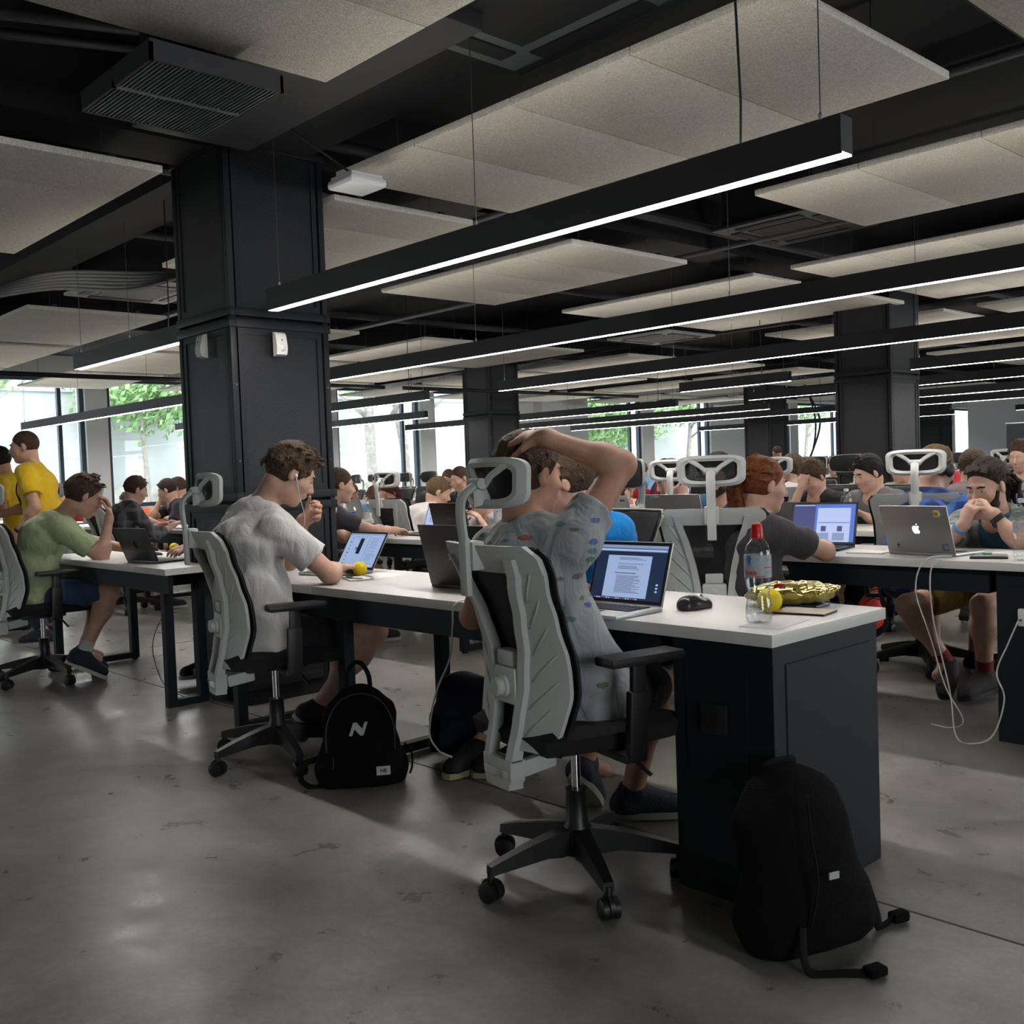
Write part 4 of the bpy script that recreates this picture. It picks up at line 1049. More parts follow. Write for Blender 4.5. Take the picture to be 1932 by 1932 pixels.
    # ---------------- shirt
    lo2 = np.array([pel, wai, che, nb, shp['R'], shp['L'], arms['R'][1], arms['L'][1]]).min(0)-.19; hi2 = np.array([pel, wai, che, nb, shp['R'], shp['L'], arms['R'][1], arms['L'][1]]).max(0)+.19
    T_ = Field(lo2, hi2, vox); torso(T_, .016, .06)
    loose = g('loose', .02)
    T_.cone(pel+V(0, .01, -.03), wai, .100*fat*sc+loose+.012, .092*fat*sc+loose, .05, lat=lat, ls=1.42)
    sf = g('sleeve', .62)
    for nm in 'RL':
        Sh, E_, Wt = arms[nm]
        if sf <= 1:
            e = Sh+(E_-Sh)*sf; T_.cone(Sh-nrm(E_-Sh)*.02, Sh+(E_-Sh)*(sf+.1), .064*sc, .060*sc+g('cuff', .006), .035, clip=[(e, E_-Sh)])
        else:
            T_.cone(Sh, E_, .064*sc, .056*sc, .035); e = E_+(Wt-E_)*(sf-1); T_.cone(E_, Wt, .056*sc, .042*sc, .02, clip=[(e, Wt-E_)])
    T_.plane(pel+dr(lean)*(-.075 if not stand else -.12)+V(0, 0, 0), -dr(lean) if stand else -nrm(dr(lean)+V(0, -.25, 0)))
    T_.cone(nb+up3*.005, nk, .066*sc, .066*sc, .012, op='sub')
    T_.ell(nb+up3*.03+fwd*.045, (.058, .05, .045), None, .012, 'sub')
    T_.wrinkle(g('wrinkle', .003), 30, int(abs(x*100)) % 97)
    so = T_.build('shirt', P['shirt'], root, 1)
    # ---------------- trousers or shorts
    if full and P.get('pants') is not None:
        pl = g('plen', .80); hs = [q for nm in 'RL' for q in (legs[nm] if pl > 1 else legs[nm][:2])]+[pel]
        Q = Field(np.array(hs).min(0)-.16, np.array(hs).max(0)+.16, vox)
        Q.cone(pel+V(0, 0, -.02), wai*.75+pel*.25, .108*fat*sc, .100*fat*sc, .05, lat=lat, ls=1.40)
        for nm in 'RL':
            h_, K_, A_ = legs[nm]
            if pl <= 1: e = h_+(K_-h_)*pl; Q.cone(h_, K_, .100*sc, .078*sc, .05, clip=[(e, K_-h_)])
            else: e = K_+(A_-K_)*(pl-1); Q.cone(h_, K_, .097*sc, g('kneer', .070)*sc, .05); Q.cone(K_, A_, g('kneer', .070)*sc, g('hemr', .056)*sc, .03, clip=[(e, A_-K_)])
        Q.plane(wai*.7+pel*.3, dr(lean)); Q.wrinkle(.002, 24, int(abs(y*100)) % 89)
        Q.build('trousers' if pl > 1 else 'shorts', P['pants'], root)
    if full:
        for nm, s_ in (('R', 1), ('L', -1)):
            A_ = legs[nm][2]; fy, fp = P.get('ft'+nm, (s_*-8, 0)); Rf = rotm(fy, fp); f = lambda *p: A_+Rf@V(*p)
            S2 = Field(A_-.26, A_+.26, min(vox, .009) if vox > .006 else .005)
            S2.cone(f(0, -.005, .015), f(0, -.03, -.035), .041, .040, .02, clip=[(f(0, 0, .028), Rf[:, 2])]); S2.cone(f(0, -.035, -.045), f(0, .155, -.052), .040, .034, .02, lat=Rf[:, 0], ls=1.15); S2.cone(f(0, .02, .0), f(0, .14, -.04), .036, .026, .03, lat=Rf[:, 0], ls=1.15)
            S2.plane(f(0, 0, -.068), -Rf[:, 2])
            sh_o = S2.build('shoe', P.get('shoe', M_shoe), root)
            mb = MB(); ou = []
            for i in range(20):
                a = 2*PI*i/20; yy = .062+.135*math.sin(a); xx = .043*math.copysign(abs(math.cos(a))**.7, math.cos(a))*(1+.12*math.sin(a)); ou.append((xx, yy))
            vs = [f(a, b, -.085) for a, b in ou]+[f(a*1.04, b, -.062) for a, b in ou]; n = 20
            mb.add(vs, [tuple(range(n-1, -1, -1)), tuple(range(n, 2*n))]+[(i, (i+1) % n, n+(i+1) % n, n+i) for i in range(n)])
            mb.build('sole', P.get('sole', M_sole), sh_o, smooth=True)
            if P.get('sock') is not None:
                mb = MB(); u = nrm(legs[nm][1]-A_); mb.tube([A_-u*.02, A_+u*.03, A_+u*.085], [.043, .041, .043], 14); mb.build('sock', P['sock'], root, smooth=True)
    # ---------------- hair
    st = g('hair', 'short'); hm = P['hairm']; hv = g('hvox', max(.0045, vox*.75)); rs = random.Random(int(abs(x*77+y*31)*10))
    Hf = Field(hc-.30 if st in ('long', 'pony', 'dread') else hc-.17, hc+.19, hv)
    hr = {'buzz': .004, 'short': .010, 'quiff': .012, 'long': .013, 'pony': .010, 'dread': .004, 'curly': .014}[st]
    c1 = ((0, .020, 0.0), (0, .768, -.640)); ec = V(0, -.018, .035)
    rel = lambda p: V(*p)-ec
    hb = g('hline', 0.); cl = [(rel((0, .020-.768*hb, .64*hb)), c1[1]), (rel((0, .03, -.005)), (0, .66, -.75))]
    if st in ('long',): cl = cl[:1]
    Hf.ell(H(*ec), [(.0765+hr)*sc, (.097+hr)*sc, (.094+hr*1.2)*sc], HR, 0, clip=cl)
    if st == 'buzz': pass
    nt = {'buzz': 0, 'short': 70, 'quiff': 90, 'long': 60, 'pony': 50, 'dread': 0, 'curly': 150}[st]
    if vox > .0085: nt = nt//3
    for i in range(nt):
        th = rs.random()*2*PI; u = rs.random()*1.15-.15; q = math.sqrt(max(0, 1-u*u)); dv = V(q*math.cos(th), q*math.sin(th), u)
        p = ec+V(dv[0]*.082, dv[1]*.100, dv[2]*.098)
        if .768*(p[1]-.02)-.640*p[2] > -.012: continue
        comb = V(-.3*dv[0], .9, -.1) if u > .5 else V(.1*dv[0], -.3, -1.)
        if st == 'quiff': comb = V(.5+.2*rs.random(), .8, .35) if u > .35 else comb
        if st in ('long', 'pony'): comb = V(.4*dv[0], -1., -.15) if st == 'pony' else V(.3*dv[0], -.2, -1)
        if st == 'curly': comb = V(rs.gauss(0, 1), rs.gauss(0, 1), rs.gauss(0, .6))
        L_ = {'short': .026, 'quiff': .042, 'long': .06, 'pony': .05, 'curly': .022}[st]*(.7+.6*rs.random())
        dd = nrm(comb+dv*(.35 if st != 'curly' else .8)+V(rs.gauss(0, .2), rs.gauss(0, .2), rs.gauss(0, .2)))
        a = H(*p); m_ = H(*(p+dd*L_*.6)); b = H(*(p+nrm(dd+comb*.4-dv*.3)*L_)); Hf.cone(a, m_, max(.009, hv), max(.007, hv*.9), .006); Hf.cone(m_, b, max(.007, hv*.9), max(.004, hv*.7), .004)
    if st == 'long':
        for i in range(26):
            a = PI*.0+PI*(i/25)*1.0; a = PI+PI*i/25; p = V(.080*math.cos(a), -.02+.075*math.sin(a), .02); q = p+V(.012*math.cos(a), -.01-.01*rs.random(), -.20-.04*rs.random())
            q2 = HR.T@(V(0, 0, -.22)) ; Hf.cone(H(*p), H(*(p*.98+V(0, -.01, -.09))), .019, .019, .012); Hf.cone(H(*(p*.98+V(0, -.01, -.09))), H(*(p*.98+V(0, -.01, -.09)))+V(0, 0, -.13), .019, .012, .012)
    if st == 'pony':
        a = H(0, -.10, .075); pp = [a, H(0, -.135, .06), H(0, -.15, .0)+V(0, 0, -.02), H(0, -.13, -.05)+V(0, 0, -.06), H(0, -.10, -.07)+V(0, 0, -.13)]
        for i in range(16):
            o = V(rs.gauss(0, .014), rs.gauss(0, .014), rs.gauss(0, .01))
            for j in range(4): Hf.cone(pp[j]+o*(.3+.3*j), pp[j+1]+o*(.6+.3*j), .013+.003*(j < 3), .013, .006)
        for i in range(10):
            s_ = -1 if i % 2 else 1; Hf.cone(H(s_*.07, .03-.01*i, .06), H(s_*.06, -.08, .07), .010, .008, .006)
    if st == 'dread':
        for i in range(120):      # locks lie over the skull from the hairline to the nape
            th = 2*PI*i/120*7.3; u = .02+.95*((i*.618) % 1); q = math.sqrt(1-u*u); dv = V(q*math.cos(th), q*math.sin(th), u); p = ec+V(dv[0]*.083, dv[1]*.101, dv[2]*.099)
            if .768*(p[1]-.02)-.640*p[2] > -.008-hb: continue
            pr = H(*p); lift = .992+.10*((i*.377) % 1)
            for j in range(4):
                dv2 = nrm(dv+V(.10*rs.gauss(0, 1), -.42, .12-.10*j)); p2_ = ec+V(dv2[0]*.085, dv2[1]*.103, dv2[2]*.100)*lift; nx_ = H(*p2_); Hf.cone(pr, nx_, .0078, .0078, .0015); pr = nx_; dv = dv2
                if dv[1] < -.85: break
        for i in range(26):
            e = H(rs.gauss(0, .035), -.105+rs.gauss(0, .01), .03+rs.gauss(0, .02)); m_ = e+HR@V(rs.gauss(0, .02), -.045, -.05); f_ = m_+V(rs.gauss(0, .03), rs.gauss(-.01, .02), -.08-.11*rs.random())
            Hf.cone(e, m_, .0095, .009, .003); Hf.cone(m_, f_, .009, .007, .003)
        for i in range(9):
            s_ = -.055+.0135*i; Hf.cone(H(s_, .030, .118), H(s_*1.1+.006*rs.gauss(0, 1), .062+.012*rs.random(), .108-.3*abs(s_)), .0085, .007, .002)
    if g('beard'):
        Hf.cone(H(0, .018, -.074), H(0, .064, -.099), .0520*sc, .0330*sc, .012, lat=HR[:, 0], ls=1.18, clip=[(H(0, .0, -.060), HR@V(0, .25, 1))])
        for s_ in (-1, 1): Hf.cone(H(s_*.0640, .022, -.018), H(s_*.044, .042, -.075), .013, .027, .012)
        Hf.cone(H(-.020, .096, -.045), H(.020, .096, -.045), .007, .007, .006)
    ho = Hf.build('hair', hm, root, 1)
    if g('beard') and ho: pass
    if g('eyes', vox < .0085):
        for s_ in (-1, 1):
            mb = MB(); Me = Matrix([list(r) for r in HR]); mb.ell(H(s_*.031, .0845, .0075), (.0112, .0060, .0032), 12, 8, 0, Me); mb.ell(H(s_*.031, .0885, .0065), (.0046, .0032, .0031), 10, 6, 1, Me)
            mb.build('eye', [M_sclera, M_iris], root, smooth='all')
            MB().tube([H(s_*.014, .094, .028), H(s_*.030, .096, .033), H(s_*.048, .082, .028)], [(.0028, .0045)]*3, 8).build('eyebrow', hm, root, smooth='all')
    return dict(root=root, hc=hc, HR=HR, H=H, arms=arms, legs=legs, loc=loc, nb=nb, che=che, up3=up3, fwd=fwd, lat=lat, shp=shp, pel=pel, wai=wai)
M_shoe = mat('black_shoe', (.012, .012, .014), .7, bump=.3, bscale=120); M_sole = mat('white_rubber_sole', (.45, .44, .40), .6)
M_sclera = mat('eye_white', (.34, .30, .28), .3); M_iris = mat('iris', (.03, .02, .015), .2)
def watch(R_, nm, label='wrist watch', m=None, r=.031):
    Sh, E_, Wt = R_['arms'][nm]; d = nrm(Wt-E_); c = Wt-d*.03
    mb = MB(); mb.tube([c-d*.009, c+d*.009], r, 18); o = mb.build('watch_strap', m or M_blackp, R_['root'], smooth=True)
    return o
def lanyard(R_, m, pts=None):
    nb, fwd, lat, up3, che = R_['nb'], R_['fwd'], R_['lat'], R_['up3'], R_['che']
    for s_ in (-1, 1):
        p = [nb-fwd*.055+up3*.045, nb+lat*s_*.062+up3*.028, nb+lat*s_*.058+fwd*.075-up3*.03, che+lat*s_*.03+fwd*.155, che-up3*.14+fwd*.15+lat*s_*.004]
        MB().tube(smooth_path(p, 5), (.0012, .006), 6).build('lanyard', m, R_['root'], smooth='all')
# ================================================================== the people and the chairs they use
def at(deg): return math.radians(deg-90)     # facing direction in degrees (90 = towards +y)
chair0 = make_chair('light grey headrest chair nearest the camera, used by the man with hand on head')
def chair(x, y, deg, label, base=None, group=None):
    c = dup(chair0, (x, y, 0), at(deg), label, group)
    if base is not None:
        for ch in [o for o in bpy.data.objects if o.parent == c and o.name.split('.')[0] in ('base_arm', 'caster')]: ch.rotation_euler = (0, 0, math.radians(base))
    return c
GR = 'light grey office chairs with headrests'
C_wh = cloth('white_cotton', (.64, .62, .60)); C_black = cloth('black_cotton', (.011, .011, .013)); C_char = cloth('charcoal_cotton', (.045, .042, .045))
C_dshort = cloth('dark_shorts', (.010, .010, .013)); C_lime = cloth('pale_green_cotton', (.42, .50, .29)); C_denim = cloth('blue_denim_shorts', (.03, .065, .14), var=.3)
C_jeans = cloth('dark_jeans', (.012, .020, .042), var=.2); C_yel = cloth('yellow_cotton', (.62, .40, .008)); C_blue = cloth('bright_blue_polo', (.005, .22, .62))
C_lb = cloth('light_blue_cotton', (.20, .38, .62)); C_red = cloth('red_cotton', (.38, .02, .03)); C_navy = cloth('navy_cotton', (.018, .024, .07)); C_grey = cloth('mid_grey_cotton', (.16, .155, .155))
C_teal = cloth('teal_cotton', (.02, .09, .14)); C_must = cloth('mustard_shorts', (.16, .105, .008)); C_dbrown = cloth('taupe_cotton', (.16, .12, .12)); C_orange = cloth('orange_cotton', (.65, .12, .02))
Hb = hairm('dark_brown_hair', (.022, .013, .008)); Hb2 = hairm('brown_hair', (.055, .030, .016)); Hl = hairm('light_brown_hair', (.115, .068, .033)); Hk = hairm('black_hair', (.007, .006, .006)); Hr = hairm('auburn_hair', (.16, .045, .012)); Hr2 = hairm('dark_red_hair', (.07, .014, .008))
Hg = hairm('ginger_brown_hair', (.14, .06, .025))
def plaid_mat(name, base, l1, l2, sc=55):
    m, nt, b = nmat(name); N = nt.nodes; L = nt.links; tc = N.new('ShaderNodeTexCoord'); last = None
    prev = None; rgb = base
    for ax, c, s_ in (('X', l1, sc), ('Z', l1, sc), ('X', l2, sc*.5), ('Z', l2, sc*.5), ('Y', l1, sc)):
        w = N.new('ShaderNodeTexWave'); w.bands_direction = ax; w.inputs['Scale'].default_value = s_/20; w.inputs['Distortion'].default_value = .6; w.inputs['Detail'].default_value = 0; L.new(tc.outputs['Object'], w.inputs['Vector'])
        r = N.new('ShaderNodeMapRange'); r.inputs[1].default_value = .72; r.inputs[2].default_value = .9; r.inputs[3].default_value = 0; r.inputs[4].default_value = .55; L.new(w.outputs['Fac'], r.inputs[0])
        mx = N.new('ShaderNodeMix'); mx.data_type = 'RGBA'; L.new(r.outputs[0], mx.inputs[0]); mx.inputs[7].default_value = c+(1,)
        if prev is None: mx.inputs[6].default_value = base+(1,)
        else: L.new(prev.outputs[2], mx.inputs[6])
        prev = mx
    L.new(prev.outputs[2], b.inputs['Base Color']); b.inputs['Roughness'].default_value = .9
    return m
C_plaidb = plaid_mat('blue_plaid', (.012, .04, .17), (.08, .17, .45), (.004, .010, .05)); C_plaidg = plaid_mat('dark_plaid', (.045, .045, .055), (.15, .15, .17), (.015, .015, .02)); C_plaidl = plaid_mat('grey_green_plaid', (.17, .19, .18), (.28, .30, .29), (.09, .11, .10), 90)
C_plaidr = plaid_mat('red_navy_plaid', (.20, .02, .04), (.03, .03, .08), (.3, .05, .08))
def printed_mat():
    m, nt, b = nmat('printed_grey_cotton'); N = nt.nodes; L = nt.links; tc = N.new('ShaderNodeTexCoord')
    mp = N.new('ShaderNodeMapping'); mp.inputs['Scale'].default_value = (15, 17, 42); mp.inputs['Rotation'].default_value = (.3, .5, .4); L.new(tc.outputs['Object'], mp.inputs[0])
    n = N.new('ShaderNodeTexNoise'); n.inputs['Scale'].default_value = 40; L.new(tc.outputs['Object'], n.inputs['Vector'])
    ad = N.new('ShaderNodeMix'); ad.data_type = 'VECTOR'; ad.inputs[0].default_value = .30; L.new(mp.outputs[0], ad.inputs[4]); L.new(n.outputs['Color'], ad.inputs[5])
    v = N.new('ShaderNodeTexVoronoi'); v.inputs['Scale'].default_value = 1.0; v.inputs['Randomness'].default_value = .9; L.new(ad.outputs[1], v.inputs['Vector'])
    r = N.new('ShaderNodeMapRange'); r.inputs[1].default_value = .23; r.inputs[2].default_value = .27; r.inputs[3].default_value = .8; r.inputs[4].default_value = 0; L.new(v.outputs['Distance'], r.inputs[0])
    sp = N.new('ShaderNodeSeparateColor'); L.new(v.outputs['Color'], sp.inputs[0])
    cr = N.new('ShaderNodeValToRGB'); cr.color_ramp.interpolation = 'CONSTANT'; E = cr.color_ramp.elements
    E[0].color = (.03, .08, .30, 1); E[0].position = 0; E[1].color = (.06, .13, .05, 1); E[1].position = .25
    for p, c in ((.45, (.35, .07, .05, 1)), (.6, (.10, .08, .06, 1)), (.75, (.06, .16, .20, 1))): e = E.new(p); e.color = c
    L.new(sp.outputs[0], cr.inputs[0])
    mx = N.new('ShaderNodeMix'); mx.data_type = 'RGBA'; mx.inputs[6].default_value = (.30, .32, .33, 1); L.new(r.outputs[0], mx.inputs[0]); L.new(cr.outputs[0], mx.inputs[7]); L.new(mx.outputs[2], b.inputs['Base Color'])
    b.inputs['Roughness'].default_value = .92; b.inputs['Sheen Weight'].default_value = .15
    n2 = N.new('ShaderNodeTexNoise'); n2.inputs['Scale'].default_value = 240; bp = N.new('ShaderNodeBump'); bp.inputs['Strength'].default_value = .25; bp.inputs['Distance'].default_value = .01; L.new(tc.outputs['Object'], n2.inputs['Vector']); L.new(n2.outputs['Fac'], bp.inputs['Height']); L.new(bp.outputs['Normal'], b.inputs['Normal'])
    return m
C_print = folds(printed_mat(), .42)
M_lany = mat('black_lanyard', (.01, .01, .01), .7); M_sockw = cloth('white_sock', (.55, .55, .53)); M_sockb = cloth('black_sock', (.01, .01, .012))
M_shoen = mat('navy_shoe', (.012, .015, .03), .75, bump=.3, bscale=120); M_shoeg = mat('dark_grey_shoe', (.045, .038, .040), .8, bump=.3, bscale=90); M_solg = mat('greyish_sole', (.30, .30, .25), .7); M_soly = mat('yellowish_sole', (.42, .40, .20), .7)

# ---- the man in the printed t-shirt, hand on his head
chair0.location = (-2.05, 2.13, 0); chair0.rotation_euler = (0, 0, at(79)); chair0['group'] = GR
p = person('man in grey printed t-shirt seen from behind, right hand on top of his head', -2.06, 2.15, 86, dict(vox=.0052, hvox=.0045, shirt=C_print, pants=C_dshort, plen=.86, hairm=Hb2, skin=1,
    hyaw=-6, hpitch=4, head=(-2.205, 2.135, 1.178), neck=(-2.185, 2.095, 1.015), wrR=(-2.078, 2.078, 1.288), epR=(-1.960, 2.275, 1.203), shupR=.03, shupL=-.01, shoulder=.175, hdR=((-.95, -.16, .10), (-.25, .35, -.9), .50), sleeve=.42, cuff=.014,
    wrL=(-2.38, 2.36, .80), elL=(-.6, -.3, -.6), anR=(-2.24, 2.60, .10), anL=(-2.42, 2.56, .17), ftL=(25, 40), ftR=(-28, 4), shoe=M_shoen, sole=M_solg, wrinkle=.0035, loose=.035))
R_ = p['root']; H = p['H']
MB().tube(smooth_path([H(-.06, -.055, -.135), H(0, -.085, -.125), H(.062, -.04, -.135), H(.07, .0, -.16)], 6), [(.0015, .006)]*19, 6).build('lanyard', M_lany, R_, smooth='all')
# ---- the man in the white t-shirt with earphones
chair(-3.875, 2.20, 76, 'light grey headrest chair of the man in white with earphone', 20, GR)
p = person('man in white t-shirt with earphone, looking down at his laptop, hand at his mouth', -3.90, 2.15, 86, dict(vox=.0056, hvox=.0046, shirt=C_wh, pants=C_dshort, plen=.72, hairm=Hb2, hair='quiff', skin=2, hyaw=-16, hpitch=30,
    head=(-3.80, 2.275, 1.215), neck=(-3.905, 2.175, 1.075), wrR=(-3.83, 2.50, .795), elR=(1, -.1, -.5), hdR=((-.35, 1, 0), (0, 0, -1), .35), wrL=(-3.885, 2.38, 1.015), elL=(-.5, .5, -1), hdL=((.72, .45, .35), (.1, -1, .2), .95),
    kpR=(-3.70, 2.60, .515), anR=(-3.83, 2.37, .19), kpL=(-3.92, 2.62, .50), anL=(-3.93, 2.50, .16), ftR=(-30, 38), ftL=(-20, 30), shoe=M_shoe, sole=M_sole, sleeve=.66, cuff=.018, wrinkle=.0048, loose=.04, shupR=-.02))
R_ = p['root']; H = p['H']; M_ear = mat('white_earphone', (.8, .8, .8), .3)
e = H(.088, .006, -.004); q = p['che']+p['fwd']*.14+p['lat']*.02
mb = MB(); mb.ell(e, (.009, .008, .009), 12, 8).tube([e, e+V(.002, .004, -.028)], .0032, 8)
mb.tube(smooth_path([e+V(.002, .004, -.028), e+V(.004, .012, -.09), e+V(.0, .03, -.20), tuple(q+V(.08, 0, .02)), tuple(q)], 8), .0013, 6); mb.build('earphone', M_ear, R_, smooth='all')
mb = MB(); c = p['arms']['R'][2]; mb.tube([c-V(.0, .022, 0), c-V(.0, .016, 0)], .027, 16); mb.build('wristband', M_ear, R_, smooth=True)
# ---- the man in light green at the left
chair(-6.64, 2.17, 88, 'light grey chair at the left edge, under the man in pale green', 30, GR)
p = person('man in pale green t-shirt leaning on the desk at the left, hand over his face', -6.66, 2.12, 86, dict(vox=.0068, hvox=.0055, shirt=C_lime, pants=C_denim, plen=.86, hairm=Hb2, hair='quiff', skin=2, hyaw=-6, hpitch=22,
    head=(-6.355, 2.355, 1.135), neck=(-6.50, 2.25, 1.005), wrR=(-6.275, 2.47, 1.00), elR=(.3, .1, -1), hdR=((-.15, .1, 1), (-.2, -1, 0), .55), wrL=(-6.36, 2.62, .795), elL=(-1, .1, -.3), hdL=((.2, 1, 0), (0, 0, -1), .3),
    anR=(-6.36, 2.30, .17), anL=(-6.5, 2.36, .17), knR=(.3, 1, 1), knL=(-.1, 1, 1), ftR=(-10, 30), ftL=(5, 30), shoe=M_shoen, sole=M_sole, sock=M_sockw, sleeve=.72, cuff=.016, wrinkle=.0032, loose=.035))
# ---- two standing people in yellow at the left edge
p = person('standing man in yellow t-shirt with lanyard and dark wristband at the left', -8.27, 2.76, 238, dict(vox=.008, stand=True, shirt=C_yel, pants=C_jeans, plen=1.88, hairm=Hb2, hair='buzz', skin=0, hyaw=6, hpitch=6, lean=4, curve=5, scale=.97, fat=1.08, hip=.88,
    wrL=(-8.14, 2.50, .86), elL=(-.3, -.8, 0), hdL=((.1, .3, -1), (1, 0, 0), .3), wrR=(-8.6, 2.5, 1.0), elR=(.5, -.5, -.6), sleeve=.62, shoe=M_shoen, loose=.03))
watch(p, 'L'); lanyard(p, M_lany)
p = person('second person in yellow with lanyard, half out of the photo at the left edge', -9.12, 2.86, 235, dict(vox=.009, stand=True, shirt=C_yel, pants=C_jeans, plen=1.88, hairm=Hk, hair='short', skin=1, hyaw=10, hpitch=12, lean=8, curve=6, scale=.93, hip=.84, wrR=(-9.4, 2.75, .98), wrL=(-9.1, 2.5, .98), shoe=M_shoen))
lanyard(p, M_lany)
# ---- blue polo across the first desk
chair(-3.16, 3.40, 262, 'chair with black mesh back seen from the front, behind the bright blue polo', 10, GR)
p = person('man in bright blue polo behind the front man, head turned left', -2.98, 3.34, 266, dict(vox=.007, shirt=C_blue, pants=C_jeans, plen=1.86, hairm=Hb2, hair='short', skin=2, hyaw=-46, hpitch=6,
    head=(-2.985, 3.10, 1.135), neck=(-2.975, 3.19, .985), wrL=(-3.02, 2.84, .795), elL=(1, .2, -.5), wrR=(-3.30, 2.80, .80), elR=(-1, .2, -.6), anR=(-3.10, 2.66, .09), anL=(-2.92, 2.72, .09), knR=(-.9, .5, .8), shoe=M_shoe, sole=M_soly, ftR=(10, 0), ftL=(-30, 0), sleeve=.55, cuff=.012))
MB().tube(smooth_path([p['nb']+p['up3']*.04-p['fwd']*.05, p['nb']+p['lat']*.063+p['up3']*.03, p['nb']+p['fwd']*.07+p['up3']*.005, p['nb']-p['lat']*.063+p['up3']*.03, p['nb']+p['up3']*.04-p['fwd']*.05], 6), .011, 8).build('collar', C_blue, p['root'], smooth='all')
# ---- the person hidden by the big column: dark leggings, hands on a laptop
chair(-5.85, 3.42, 268, 'light grey chair mostly hidden by the big column', 5, GR)
person('person in black leggings mostly hidden by the big column, typing', -5.85, 3.38, 268, dict(vox=.0078, shirt=C_black, pants=C_black, plen=1.72, kneer=.062, hemr=.046, hairm=Hb, hair='long', female=True, skin=2, lean=16, hpitch=20, wrR=(-5.98, 2.84, .80), wrL=(-5.82, 2.80, .80),
    hdR=((0, 1, 0), (0, 0, -1), .3), hdL=((0, 1, 0), (0, 0, -1), .3), anR=(-5.72, 2.82, .12), anL=(-5.55, 2.85, .12), sleeve=1.3, sock=M_sockb, scale=.95))
# ---- second desk row, near side
chair(-6.22, 3.86, 84, 'light grey chair of the man in charcoal, right of the big column', 12, GR)
p = person('man in charcoal t-shirt right of the big column, reaching to his laptop', -6.24, 3.86, 80, dict(vox=.0078, shirt=C_char, pants=C_dshort, plen=.8, hairm=Hb2, hair='buzz', skin=2, hyaw=-10, hpitch=8,
    head=(-6.16, 4.08, 1.135), neck=(-6.20, 4.0, .985), wrR=(-5.98, 4.42, .80), elR=(1, 0, -.5), wrL=(-6.25, 4.45, .80), shoe=M_shoe))
chair(-2.87, 3.98, 124, 'light grey chair with tall headrest left of the red ponytail', 8, GR)
p = person('woman with long red ponytail in a charcoal t-shirt, seen from behind at her laptop', -2.70, 4.02, 74, dict(vox=.0066, hvox=.005, shirt=C_char, pants=C_jeans, plen=1.86, hairm=Hr, hair='pony', skin=2, female=True, hyaw=-14, hpitch=6,
    head=(-2.625, 4.03, 1.085), neck=(-2.655, 4.0, .935), wrR=(-2.56, 4.42, .79), elR=(1, .1, -.4), wrL=(-2.75, 4.45, .79), elL=(-.8, 0, -.6), hdR=((-.7, .7, 0), (0, 0, -1), .3), sleeve=.62, cuff=.014, fat=.95, loose=.03, anR=(-2.6, 4.2, .09), anL=(-2.8, 4.25, .09)))
# ---- across the second row
chair(-2.02, 5.58, 250, 'black mesh headrest chair behind the bearded man with dreadlocks', 20, GR)
p = person('bearded man with dreadlocks in an open grey plaid shirt, hands clasped at his mouth', -2.10, 5.44, 262, dict(vox=.0058, hvox=.0052, shirt=C_teal, pants=C_must, plen=.80, hairm=Hb, hair='dread', hline=.016, beard=True, skin=2, hyaw=-2, hpitch=17, fat=1.05,
    head=(-2.055, 5.075, 1.035), neck=(-2.045, 5.17, .875), wrL=(-1.966, 4.922, .915), epL=(-1.865, 4.95, .79), wrR=(-2.075, 4.875, .872), epR=(-2.20, 4.96, .79), hdL=((.85, .15, .10), (.1, -1, -.1), .85), hdR=((-.35, -.05, .9), (-.3, -1, 0), .8), hworld=False, shoulder=.18,
    kpR=(-2.36, 4.86, .46), anR=(-2.24, 5.03, .15), kpL=(-2.03, 4.95, .475), anL=(-2.06, 5.03, .12), ftR=(25, 18), ftL=(-5, 5), shoe=M_shoeg, sole=M_blackp, sock=cloth('red_blue_sock', (.25, .03, .03)), sleeve=.5))
# the open shirt over the t-shirt: shoulders, sleeves and two front panels
R_ = p['root']; nb, fw_, la, up_, ce, pe, wa = p['nb'], p['fwd'], p['lat'], p['up3'], p['che'], p['pel'], p['wai']
Fd = Field(np.minimum(pe, nb)-.42, np.maximum(pe, nb)+.42, .0075)
Fd.cone(pe, wa, .128, .128, .06, lat=la, ls=1.42); Fd.cone(wa, ce, .126, .138, .05, lat=la, ls=1.36); Fd.cone(ce, nb-up_*.03, .136, .100, .05, lat=la, ls=1.42)
for nm in 'RL':
    S_, E_, W_ = p['arms'][nm]; Fd.cone(nb-up_*.045, S_, .078, .082, .045); Fd.cone(S_, S_+(E_-S_)*.95, .078, .070, .03, clip=[(S_+(E_-S_)*.82, E_-S_)])
Fd.cone(pe+fw_*.20, nb+fw_*.09+up_*.03, .088, .070, .01, lat=la, ls=.95, op='sub'); Fd.cone(nb, nb+up_*.12, .072, .080, .01, op='sub')
Fd.plane(pe+V(0, 0, -.03), (0, 0, -1)); Fd.wrinkle(.003, 24, 5); Fd.build('open_shirt', C_plaidl, R_)
MB().tube([p['arms']['L'][2]-nrm(p['arms']['L'][2]-p['arms']['L'][1])*.045, p['arms']['L'][2]-nrm(p['arms']['L'][2]-p['arms']['L'][1])*.018], .0335, 18).ell(p['arms']['L'][2]-nrm(p['arms']['L'][2]-p['arms']['L'][1])*.031+fw_*.028, (.02, .012, .02)).build('wrist_watch', M_blackp, R_, smooth=True)
d_ = nrm(p['arms']['R'][2]-p['arms']['R'][1])
MB().tube([p['arms']['R'][2]-d_*.055, p['arms']['R'][2]-d_*.032], .034, 16).build('blue_wristband', mat('wristband_blue', (.08, .3, .6), .5), R_, smooth=True)
